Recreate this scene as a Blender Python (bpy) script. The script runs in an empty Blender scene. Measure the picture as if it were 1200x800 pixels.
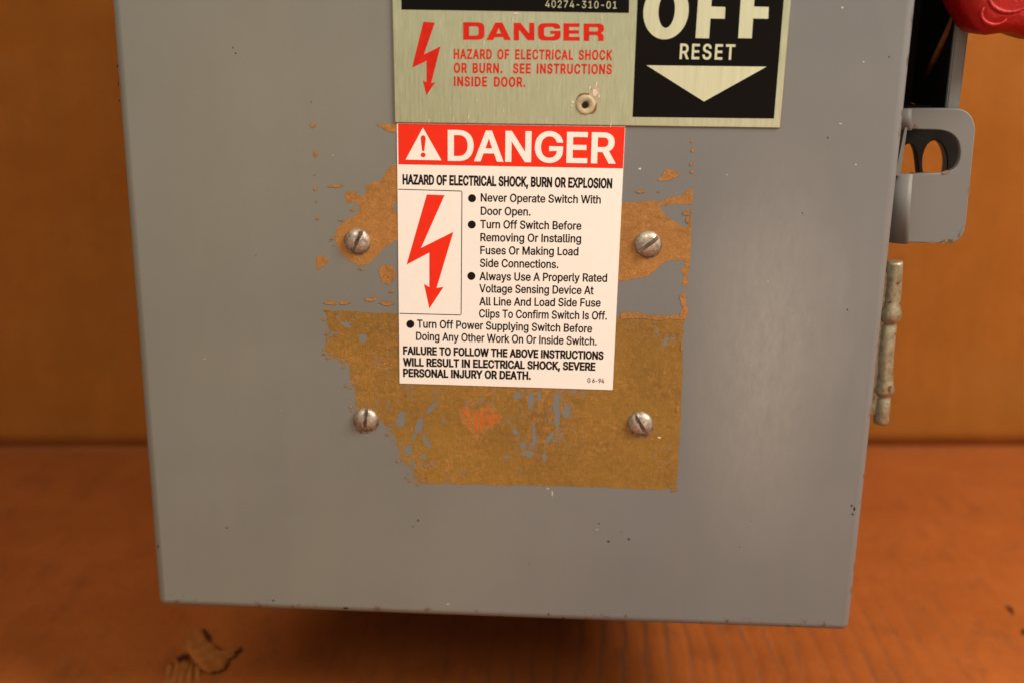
import bpy, bmesh, math, random, json
from mathutils import Vector, Matrix
from mathutils.geometry import delaunay_2d_cdt
random.seed(7)
S = bpy.context.scene
COL = S.collection

# ------------------------------------------------------------------ camera
FPX = 1400.0                      # focal length in units of a 1200 px wide frame
CX, CY, CZ, PITCH, YAW, ROLL = (0.141854, -0.384312, 0.217657, 0.289813, 0.036712, 0.014913)
C0 = Vector((CX, CY, CZ))
FW = Vector((-math.sin(YAW)*math.cos(PITCH), math.cos(YAW)*math.cos(PITCH), -math.sin(PITCH)))
_r = Vector((math.cos(YAW), math.sin(YAW), 0)); _u = _r.cross(FW)
RT = math.cos(ROLL)*_r + math.sin(ROLL)*_u
UP = -math.sin(ROLL)*_r + math.cos(ROLL)*_u
cam_d = bpy.data.cameras.new('camera'); cam = bpy.data.objects.new('camera', cam_d); COL.objects.link(cam)
M = Matrix((RT, UP, -FW)).transposed().to_4x4(); M.translation = C0
cam.matrix_world = M
cam_d.sensor_width = 36; cam_d.lens = FPX*36/1200
cam_d.clip_start = 0.01; cam_d.clip_end = 50
cam_d.dof.use_dof = True; cam_d.dof.aperture_fstop = 7.0
S.camera = cam

def ray(px, py): return FW + RT*((px-600)/FPX) - UP*((py-400)/FPX)
def D(px, py, y=0.0):             # point of the plane at depth y
    d = ray(px, py); return C0 + d*((y-C0.y)/d.y)
ZF = -0.062                       # floor height
def F(px, py, z=ZF):
    d = ray(px, py); return C0 + d*((z-C0.z)/d.z)
cam_d.dof.focus_distance = (D(600, 330)-C0).dot(FW)

# ------------------------------------------------------------------ light
w = bpy.data.worlds.new('World'); S.world = w; w.use_nodes = True
bg = w.node_tree.nodes['Background']
bg.inputs[0].default_value = (1.0, 0.90, 0.76, 1); bg.inputs[1].default_value = 0.31
def area(name, loc, target, size, power, color, sy=None):
    l = bpy.data.lights.new(name, 'AREA'); l.energy = power; l.color = color
    l.shape = 'RECTANGLE'; l.size = size; l.size_y = sy or size
    o = bpy.data.objects.new(name, l); COL.objects.link(o); o.location = loc
    o.rotation_euler = (Vector(target)-Vector(loc)).to_track_quat('-Z', 'Y').to_euler()
    return o
area('ceiling_light', (0.96, -0.42, 0.85), (0.2, 0.1, 0.08), 0.45, 21, (1.0, 0.865, 0.73))
area('window_light', (-0.35, -1.2, 1.35), (0.12, 0.0, 0.08), 0.9, 16, (0.98, 0.91, 0.75))
area('added_sheen_light', (0.33, -0.50, -0.03), (0.2, 0.0, 0.12), 0.09, 0.35, (1.0, 0.86, 0.70), 0.16)  # small added light out of view, gives the door its sheen
S.view_settings.view_transform = 'Standard'; S.view_settings.look = 'None'
S.view_settings.exposure = 0.0; S.view_settings.gamma = 1.0; S.view_settings.use_curve_mapping = False
S.cycles.max_bounces = 8

# ------------------------------------------------------------------ materials
class N:
    def __init__(s, name):
        s.m = bpy.data.materials.new(name); s.m.use_nodes = True; s.t = s.m.node_tree
        s.b = s.t.nodes['Principled BSDF']; s.co = s.t.nodes.new('ShaderNodeNewGeometry').outputs['Position']
    def link(s, a, b): s.t.links.new(a, b)
    def noise(s, scale, detail=4, rough=0.55, stretch=None, dist=0.0):
        n = s.t.nodes.new('ShaderNodeTexNoise'); n.inputs['Scale'].default_value = scale
        n.inputs['Detail'].default_value = detail; n.inputs['Roughness'].default_value = rough
        n.inputs['Distortion'].default_value = dist
        if stretch:
            mp = s.t.nodes.new('ShaderNodeMapping'); mp.inputs['Scale'].default_value = stretch
            s.link(s.co, mp.inputs[0]); s.link(mp.outputs[0], n.inputs['Vector'])
        else: s.link(s.co, n.inputs['Vector'])
        return n.outputs[0]
    def ramp(s, v, stops):
        r = s.t.nodes.new('ShaderNodeValToRGB'); e = r.color_ramp.elements
        while len(e) < len(stops): e.new(0.5)
        for k, (p, c) in zip(e, stops):
            k.position = p; k.color = (c, c, c, 1) if not isinstance(c, tuple) else c+(1,)
        s.link(v, r.inputs[0]); return r.outputs[0]
    def math(s, op, a, b=0.0, clamp=False):
        n = s.t.nodes.new('ShaderNodeMath'); n.operation = op; n.use_clamp = clamp
        for i, v in enumerate((a, b)):
            if isinstance(v, (int, float)): n.inputs[i].default_value = v
            else: s.link(v, n.inputs[i])
        return n.outputs[0]
    def mix(s, f, a, b, mode='MIX'):
        n = s.t.nodes.new('ShaderNodeMix'); n.data_type = 'RGBA'; n.blend_type = mode
        for i, v in ((0, f), (6, a), (7, b)):
            if isinstance(v, (int, float)): n.inputs[i].default_value = v
            elif isinstance(v, tuple): n.inputs[i].default_value = v+(1,)
            else: s.link(v, n.inputs[i])
        return n.outputs[2]
    def xyz(s):
        n = s.t.nodes.new('ShaderNodeSeparateXYZ'); s.link(s.co, n.inputs[0]); return n.outputs
    def bump(s, h, strength, dist, prev=None):
        n = s.t.nodes.new('ShaderNodeBump'); n.inputs['Strength'].default_value = strength
        n.inputs['Distance'].default_value = dist; s.link(h, n.inputs['Height'])
        if prev: s.link(prev, n.inputs['Normal'])
        s.link(n.outputs[0], s.b.inputs['Normal']); return n.outputs[0]
    def col(s, c):
        if isinstance(c, tuple): s.b.inputs['Base Color'].default_value = c+(1,)
        else: s.link(c, s.b.inputs['Base Color'])
    def rough(s, v):
        if isinstance(v, (int, float)): s.b.inputs['Roughness'].default_value = v
        else: s.link(v, s.b.inputs['Roughness'])

def paint(name, base, rough=0.36, specks=True):
    n = N(name)
    big = n.noise(14, 3); c = n.mix(n.ramp(big, [(0.3, 0.0), (0.7, 1.0)]), tuple(v*0.93 for v in base), tuple(v*1.07 for v in base))
    streak = n.noise(60, 5, 0.6, (1.0, 1.0, 0.12))
    c = n.mix(n.ramp(streak, [(0.55, 0.0), (0.8, 0.25)]), c, (base[0]*1.25, base[1]*1.2, base[2]*1.05))
    if specks:
        d = n.noise(420, 2, 0.5)
        c = n.mix(n.ramp(d, [(0.80, 0.0), (0.82, 0.7)]), c, (0.035, 0.028, 0.02))
        d2 = n.noise(300, 2, 0.5, (1, 1.3, 1.1))
        c = n.mix(n.ramp(d2, [(0.80, 0.0), (0.83, 0.5)]), c, (0.42, 0.38, 0.30))
    if specks:                    # soft sheen low on the right, painted in as a paler scuffed area
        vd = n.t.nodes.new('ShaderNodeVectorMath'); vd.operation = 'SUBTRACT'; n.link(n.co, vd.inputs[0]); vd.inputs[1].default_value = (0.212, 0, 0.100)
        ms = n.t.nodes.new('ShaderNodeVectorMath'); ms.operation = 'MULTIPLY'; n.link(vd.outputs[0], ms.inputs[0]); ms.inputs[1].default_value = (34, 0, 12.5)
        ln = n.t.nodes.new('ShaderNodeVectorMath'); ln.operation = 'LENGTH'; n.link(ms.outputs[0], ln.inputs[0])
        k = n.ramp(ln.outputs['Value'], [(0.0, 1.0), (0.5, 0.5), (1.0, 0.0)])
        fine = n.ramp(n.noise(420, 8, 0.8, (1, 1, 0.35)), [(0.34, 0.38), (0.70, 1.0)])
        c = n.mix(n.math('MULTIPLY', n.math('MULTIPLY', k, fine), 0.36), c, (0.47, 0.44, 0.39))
        o_ = n.xyz()              # rust and rubbed paint along the folded edges
        e1 = n.math('MULTIPLY', n.math('SUBTRACT', 0.0026, o_[2]), 900.0, True)
        e2 = n.math('MULTIPLY', n.math('SUBTRACT', 0.0016, o_[0]), 900.0, True)
        e3 = n.math('MULTIPLY', n.math('SUBTRACT', o_[0], 0.2484), 900.0, True)
        ee = n.math('MAXIMUM', e1, n.math('MAXIMUM', e2, e3))
        ee = n.math('MULTIPLY', ee, n.ramp(n.noise(230, 5, 0.7), [(0.57, 0.0), (0.63, 0.9)]))
        c = n.mix(ee, c, (0.085, 0.045, 0.022))
        left_tint = n.ramp(n.noise(7, 5, 0.6, (1, 1, 0.5)), [(0.28, 0.05), (0.7, 0.34)])
        xx = n.xyz()[0]; left_tint = n.math('MULTIPLY', left_tint, n.math('MULTIPLY', n.math('SUBTRACT', 0.17, xx), 9.0, True))
        c = n.mix(left_tint, c, (0.29, 0.29, 0.17))  # lighter, greener tint growing towards the left
    n.col(c)
    r = n.noise(160, 6, 0.7, (1, 1, 0.35))
    n.rough(n.math('ADD', n.math('MULTIPLY', n.ramp(r, [(0.35, 0.0), (0.7, 1.0)]), 0.14), rough))
    b1 = n.bump(n.noise(9, 2), 0.6, 0.0012)
    n.bump(n.noise(1100, 3, 0.6), 0.25, 0.00010, b1)
    return n.m
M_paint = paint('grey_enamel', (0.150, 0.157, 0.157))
M_paint2 = paint('grey_enamel_bracket', (0.140, 0.144, 0.138), 0.5, False)

n = N('bare_edge_metal'); n.col(n.mix(n.ramp(n.noise(700), [(0.4, 0.0), (0.6, 1.0)]), (0.085, 0.045, 0.02), (0.22, 0.15, 0.085))); n.rough(0.6); M_chip = n.m
n = N('dark_pit'); n.col((0.02, 0.015, 0.010)); n.rough(0.8); n.b.inputs['Specular IOR Level'].default_value = 0.05; M_dark = n.m
n = N('tear_shade'); n.col((0.05, 0.02, 0.008)); n.rough(0.9); n.b.inputs['Specular IOR Level'].default_value = 0.05; M_tear = n.m
n = N('pale_fleck'); n.col((0.6, 0.53, 0.43)); n.rough(0.6); M_pale = n.m

def residue(name, a, b, c3, holes):
    n = N(name)
    f = n.ramp(n.noise(420, 8, 0.75), [(0.34, 0.0), (0.66, 1.0)])
    c = n.mix(f, a, b)
    c = n.mix(n.ramp(n.noise(55, 5, 0.6), [(0.42, 0.0), (0.68, 0.6)]), c, c3)
    vein = n.ramp(n.noise(150, 6, 0.7, None, 1.2), [(0.485, 0.0), (0.5, 0.7), (0.515, 0.0)])
    vein = n.math('MULTIPLY', vein, n.ramp(n.noise(30, 3), [(0.46, 0.0), (0.60, 1.0)]))
    c = n.mix(n.ramp(n.noise(24, 4, 0.7), [(0.40, 0.55), (0.62, 0.0)]), c, tuple(v*1.5 for v in c3)); c = n.mix(vein, c, (0.55, 0.24, 0.07))
    light = n.ramp(n.noise(1000, 5, 0.85), [(0.56, 0.0), (0.70, 0.75)])
    c = n.mix(light, c, (0.50, 0.29, 0.13))
    dk = n.ramp(n.noise(780, 6, 0.8), [(0.30, 0.6), (0.43, 0.0)]); c = n.mix(dk, c, (0.075, 0.035, 0.010))
    if holes:
        g = n.math('MULTIPLY', n.ramp(n.noise(260, 8, 0.7, (1, 1, 0.6)), [(0.56, 0.0), (0.61, 0.85)]), n.ramp(n.noise(32, 3, 0.5), [(0.52, 0.0), (0.60, 1.0)]))
        c = n.mix(g, c, (0.18, 0.165, 0.14))
    n.col(c); n.rough(0.72); n.b.inputs['Specular IOR Level'].default_value = 0.3
    n.bump(n.noise(600, 8, 0.75), 0.9, 0.0003)
    return n.m
M_res_lo = residue('brown_glue_film', (0.145, 0.078, 0.014), (0.29, 0.145, 0.028), (0.195, 0.105, 0.015), True)
M_res_up = residue('orange_glue_film', (0.185, 0.083, 0.018), (0.38, 0.185, 0.055), (0.25, 0.115, 0.026), False)
n = N('orange_label_remnant'); n.col(n.mix(n.ramp(n.noise(500, 6, 0.7), [(0.4, 0.0), (0.62, 1.0)]), (0.38, 0.095, 0.006), (0.44, 0.125, 0.009))); n.rough(0.7); M_logo = n.m
n = N('pale_label_remnant'); n.col(n.mix(n.ramp(n.noise(700, 6, 0.7), [(0.42, 0.0), (0.62, 1.0)]), (0.26, 0.115, 0.018), (0.46, 0.20, 0.045))); n.rough(0.7); M_logo2 = n.m

n = N('brushed_aluminium')
gr = n.noise(1500, 6, 0.8, (1.0, 1.0, 0.07)); f = n.ramp(gr, [(0.3, 0.0), (0.7, 1.0)])
x = n.xyz()
c = n.mix(f, (0.56, 0.64, 0.43), (0.76, 0.82, 0.60))
c = n.mix(n.ramp(n.noise(16, 3, 0.5, (1, 1, 0.6)), [(0.35, 0.35), (0.65, 0.0)]), c, (0.36, 0.46, 0.24))  # broad greenish patches in the colour stand in for uneven reflections
c = n.mix(n.ramp(n.noise(500, 5, 0.7, (1, 1, 0.3)), [(0.66, 0.0), (0.74, 0.5)]), c, (0.75, 0.68, 0.5))
n.col(c); n.b.inputs['Metallic'].default_value = 0.75
n.rough(n.math('ADD', n.math('MULTIPLY', f, 0.15), 0.36)); n.b.inputs['Anisotropic'].default_value = 0.5
n.bump(gr, 0.35, 0.00006); M_alu = n.m
n = N('black_anodised_print')
c = n.mix(n.ramp(n.noise(500, 5, 0.75, (1, 1, 0.25)), [(0.71, 0.0), (0.76, 0.6)]), (0.005, 0.0045, 0.004), (0.14, 0.12, 0.09))
n.col(c); n.rough(0.5); n.b.inputs['Specular IOR Level'].default_value = 0.06; M_black = n.m
n = N('bare_aluminium_letter')
n.col(n.mix(n.ramp(n.noise(700, 6, 0.7, (1.0, 1.0, 0.05)), [(0.3, 0.0), (0.7, 1.0)]), (0.66, 0.73, 0.50), (0.80, 0.86, 0.62)))
n.b.inputs['Metallic'].default_value = 0.7; n.rough(0.42); M_alul = n.m
def flat(name, c, rough=0.5, var=0.06, spec=0.4):
    n = N(name); n.col(n.mix(n.ramp(n.noise(350, 6, 0.65), [(0.3, 0.0), (0.7, 1.0)]), tuple(v*(1-var) for v in c), tuple(min(1, v*(1+var)) for v in c)))
    n.rough(rough); n.b.inputs['Specular IOR Level'].default_value = spec; return n.m
M_redink = flat('red_enamel_ink', (0.52, 0.016, 0.007), 0.6, 0.15, 0.15)
M_white = flat('white_vinyl', (0.80, 0.775, 0.73), 0.38, 0.015)
M_red = flat('red_vinyl_ink', (0.72, 0.026, 0.008), 0.45, 0.05, 0.25)
M_ink = flat('black_ink', (0.008, 0.007, 0.006), 0.6, 0.06, 0.1)

M_stain = flat('brown_stain', (0.20, 0.12, 0.045), 0.7, 0.4, 0.2)
M_dust = flat('dusty_old_metal', (0.38, 0.32, 0.21), 0.65, 0.45, 0.4)
M_slot = flat('slot_brown', (0.17, 0.125, 0.09), 0.7, 0.7, 0.3)  # dark brown that sets the slots off from the screw heads
n = N('screw_steel')
f = n.ramp(n.noise(900, 8, 0.75, (1, 1, 0.8)), [(0.42, 0.0), (0.66, 1.0)])
n.col(n.mix(f, (0.50, 0.455, 0.385), (0.17, 0.125, 0.085)))
n.b.inputs['Metallic'].default_value = 0.6; n.rough(n.math('ADD', n.math('MULTIPLY', f, 0.25), 0.38))
n.bump(n.noise(1400, 6, 0.7), 0.5, 0.00012); M_steel = n.m
n = N('galvanised_hinge')
f = n.ramp(n.noise(420, 8, 0.75), [(0.36, 0.0), (0.66, 1.0)])
c = n.mix(f, (0.36, 0.325, 0.22), (0.17, 0.135, 0.08))
c = n.mix(n.ramp(n.noise(260, 3), [(0.64, 0.0), (0.68, 0.9)]), c, (0.16, 0.05, 0.02))
n.col(c); n.b.inputs['Metallic'].default_value = 0.55; n.rough(0.42)
n.bump(n.noise(900, 6, 0.7), 0.6, 0.0003); M_zinc = n.m
n = N('red_plastic'); n.col(n.mix(n.ramp(n.noise(45, 3), [(0.35, 0.0), (0.65, 1.0)]), (0.20, 0.0015, 0.001), (0.36, 0.003, 0.002)))
n.rough(0.44); n.bump(n.noise(140, 6, 0.65), 0.6, 0.0015); n.b.inputs['Specular IOR Level'].default_value = 0.35; M_redpl = n.m
M_black_shade = flat('black_steel_and_shade', (0.007, 0.006, 0.005), 0.55, 0.4, 0.2)  # near-black steel, with the shade of hasp and recess put into the colour
M_copper = flat('brown_wire', (0.26, 0.11, 0.035), 0.45, 0.3)

def cardboard(name, a, b, floor):
    n = N(name)
    f = n.ramp(n.noise(26, 7, 0.7), [(0.3, 0.0), (0.7, 1.0)])
    c = n.mix(f, a, b)
    fib = n.ramp(n.noise(260, 6, 0.7, (1, 1, 1)), [(0.35, 0.0), (0.75, 0.30)])
    c = n.mix(fib, c, tuple(v*0.74 for v in a))
    o = n.xyz()
    if floor:                     # scuffed ridges over the flutes, running away from the viewer
        wob = n.math('MULTIPLY', n.math('SUBTRACT', n.noise(16, 4), 0.5), 0.014)
        ph = n.math('MULTIPLY', n.math('ADD', o[0], wob), 2*math.pi/0.0096)
        s = n.math('SINE', ph)
        m = n.math('MULTIPLY', n.ramp(s, [(0.62, 0.0), (0.97, 1.0)]), n.ramp(n.noise(11, 5, 0.7, (1, 0.6, 1)), [(0.40, 0.0), (0.66, 0.62)]))
        fade = n.math('MULTIPLY', n.math('ADD', o[1], -0.20), -12.0, True)
        m = n.math('MULTIPLY', m, fade)
        side = n.math('MULTIPLY', n.math('ADD', o[0], -0.035), 20.0, True)
        side = n.math('MULTIPLY', side, n.math('MULTIPLY', n.math('SUBTRACT', 0.345, o[0]), 14.0, True))
        m = n.math('MULTIPLY', m, side)
        c = n.mix(m, c, (0.125, 0.060, 0.032))
        blot = n.ramp(n.noise(48, 6, 0.75, (1.6, 0.7, 1)), [(0.52, 0.0), (0.70, 0.5)])
        c = n.mix(blot, c, (0.13, 0.045, 0.014))
    else:
        rib = n.ramp(n.noise(70, 3, 0.6, (1, 1, 0.06)), [(0.35, 0.0), (0.7, 0.16)]); c = n.mix(rib, c, tuple(v*0.6 for v in a))
        stn = n.ramp(n.noise(7, 4, 0.6, (1, 1, 2.2)), [(0.45, 0.0), (0.7, 0.25)]); c = n.mix(stn, c, (0.50, 0.24, 0.06))
    n.col(c); n.rough(0.78); n.b.inputs['Specular IOR Level'].default_value = 0.25
    p = n.bump(n.noise(22, 5, 0.6), 0.5, 0.003)
    n.bump(n.noise(500, 6, 0.7), 0.35, 0.0002, p)
    return n.m
M_wall = cardboard('cardboard_wall', (0.48, 0.165, 0.018), (0.58, 0.208, 0.030), False)
M_floor = cardboard('cardboard_floor', (0.275, 0.069, 0.009), (0.355, 0.096, 0.015), True)
M_torn = cardboard('cardboard_torn', (0.32, 0.092, 0.013), (0.19, 0.050, 0.008), False)

# ------------------------------------------------------------------ mesh helpers
BASE = Vector((0.125, 0.08, ZF))
def link(name, me, mats, parent=None, loc=None, smooth=False):
    o = bpy.data.objects.new(name, me); COL.objects.link(o)
    for m in (mats if isinstance(mats, (list, tuple)) else [mats]):
        if m and m.name not in [x.name for x in me.materials if x]: me.materials.append(m)
    if parent is not None:
        o.parent = parent
        if parent.type == 'EMPTY': o.location = -parent.location + (loc or Vector((0, 0, 0)))
    if smooth:
        for p in me.polygons: p.use_smooth = True
    return o
def bm_link(name, bm, mats, parent=None, smooth=False, loc=None):
    bmesh.ops.recalc_face_normals(bm, faces=bm.faces[:])
    me = bpy.data.meshes.new(name); bm.to_mesh(me); bm.free()
    return link(name, me, mats, parent, loc, smooth)
def curve_mesh(splines, th=0.0, bevel=0.0, offset=0.0, bez=False, res=4):
    c = bpy.data.curves.new('c', 'CURVE'); c.dimensions = '2D'; c.fill_mode = 'BOTH'
    c.extrude = max(0, th/2-bevel); c.bevel_depth = bevel; c.bevel_resolution = 3; c.offset = offset - bevel; c.resolution_u = res
    for sp in splines:
        if bez:
            b = c.splines.new('BEZIER'); b.bezier_points.add(len(sp)-1)
            for p, q in zip(b.bezier_points, sp):
                p.handle_left_type = p.handle_right_type = 'FREE'
                p.handle_left = (q[0], q[1], 0); p.co = (q[2], q[3], 0); p.handle_right = (q[4], q[5], 0)
        else:
            b = c.splines.new('POLY'); b.points.add(len(sp)-1)
            for p, q in zip(b.points, sp): p.co = (q[0], q[1], 0, 1)
        b.use_cyclic_u = True
    o = bpy.data.objects.new('c', c); COL.objects.link(o)
    dg = bpy.context.evaluated_depsgraph_get(); dg.update()
    me = bpy.data.meshes.new_from_object(o.evaluated_get(dg))
    bpy.data.objects.remove(o); bpy.data.curves.remove(c)
    return me
def wind(x, y, L):
    w = 0; x0, y0 = L[-1]
    for x1, y1 in L:
        if y0 <= y:
            if y1 > y and (x1-x0)*(y-y0)-(x-x0)*(y1-y0) > 0: w += 1
        elif y1 <= y and (x1-x0)*(y-y0)-(x-x0)*(y1-y0) < 0: w -= 1
        x0, y0 = x1, y1
    return w
def fill(loops, nonzero=False):
    """triangles of closed loops: nonzero winding, or first loop minus the others"""
    k = 1000.0 if not nonzero else 1.0
    P = []; E = []
    for L in loops:
        b = len(P); P += [Vector((p[0]*k, p[1]*k)) for p in L]; E += [(b+i, b+(i+1) % len(L)) for i in range(len(L))]
    vs, _, fs, _, _, _ = delaunay_2d_cdt(P, E, [], 0, 1e-4)
    LL = [[(p[0]*k, p[1]*k) for p in L] for L in loops]; out = []
    for f in fs:
        cx = sum(vs[i].x for i in f)/len(f); cy = sum(vs[i].y for i in f)/len(f)
        if nonzero: ok = sum(wind(cx, cy, L) for L in LL) != 0
        else: ok = wind(cx, cy, LL[0]) != 0 and not any(wind(cx, cy, L) for L in LL[1:])
        if ok: out.append(tuple(f))
    used = sorted({i for f in out for i in f}); ix = {u: i for i, u in enumerate(used)}
    return [(vs[u].x/k, vs[u].y/k) for u in used], [tuple(ix[i] for i in f) for f in out]
def xz(pts, y=0.0): return [((p := D(a, b, y)).x, p.z) for a, b in pts]
def plate(name, splines, y, th, mat, parent, bevel=0.0, smooth=False):
    """splines in (x,z) metres; front face at depth y, body running back by th"""
    if th == 0:
        V, Fc = fill(splines); me = bpy.data.meshes.new(name)
        me.from_pydata([(a, y, b) for a, b in V], [], [f if sum(V[f[i-1]][0]*V[f[i]][1]-V[f[i]][0]*V[f[i-1]][1] for i in range(3)) > 0 else f[::-1] for f in Fc])
        return link(name, me, mat, parent, None, False)
    me = curve_mesh(splines, th, bevel)
    for v in me.vertices: v.co = Vector((v.co.x, y + th/2 - v.co.z, v.co.y))
    return link(name, me, mat, parent, None, smooth)
def rough_poly(pts, amp, depth=3, rnd=random):
    for k in range(depth):
        out = []
        for i in range(len(pts)):
            a = Vector(pts[i]); b = Vector(pts[(i+1) % len(pts)]); L = (b-a).length
            out.append(tuple(a))
            if L > 1.6:
                nrm = Vector((-(b-a).y, (b-a).x))/max(L, 1e-6)
                m = (a+b)/2 + nrm*rnd.uniform(-1, 1)*amp*min(L*0.28, 3.0)
                out.append(tuple(m))
        pts = out
    return pts
def blob(cx, cy, rx, ry, ang=0.0, k=9, j=0.28):
    out = []
    for i in range(k):
        t = 2*math.pi*i/k; r = 1+random.uniform(-j, j)
        x, y = rx*r*math.cos(t), ry*r*math.sin(t)
        out.append((cx+x*math.cos(ang)-y*math.sin(ang), cy+x*math.sin(ang)+y*math.cos(ang)))
    return out
def box(bm, a, b):
    r = bmesh.ops.create_cube(bm, size=1.0); 
    for v in r['verts']:
        v.co = Vector([(a[i]+b[i])/2 + v.co[i]*(b[i]-a[i]) for i in range(3)])
    return r['verts']
def tube(bm, pts, radii, seg=16, cap=True):
    rings = []
    for i, (p, r) in enumerate(zip(pts, radii)):
        d = (pts[min(i+1, len(pts)-1)] - pts[max(i-1, 0)]).normalized()
        s = d.orthogonal().normalized() if i == 0 else (side - d*side.dot(d)).normalized()
        side = s; t = d.cross(s)
        rings.append([bm.verts.new(p + (s*math.cos(2*math.pi*k/seg) + t*math.sin(2*math.pi*k/seg))*r) for k in range(seg)])
    for a, b in zip(rings, rings[1:]):
        for k in range(seg): bm.faces.new((a[k], a[(k+1) % seg], b[(k+1) % seg], b[k]))
    if cap: bm.faces.new(rings[0]); bm.faces.new(rings[-1])

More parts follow.
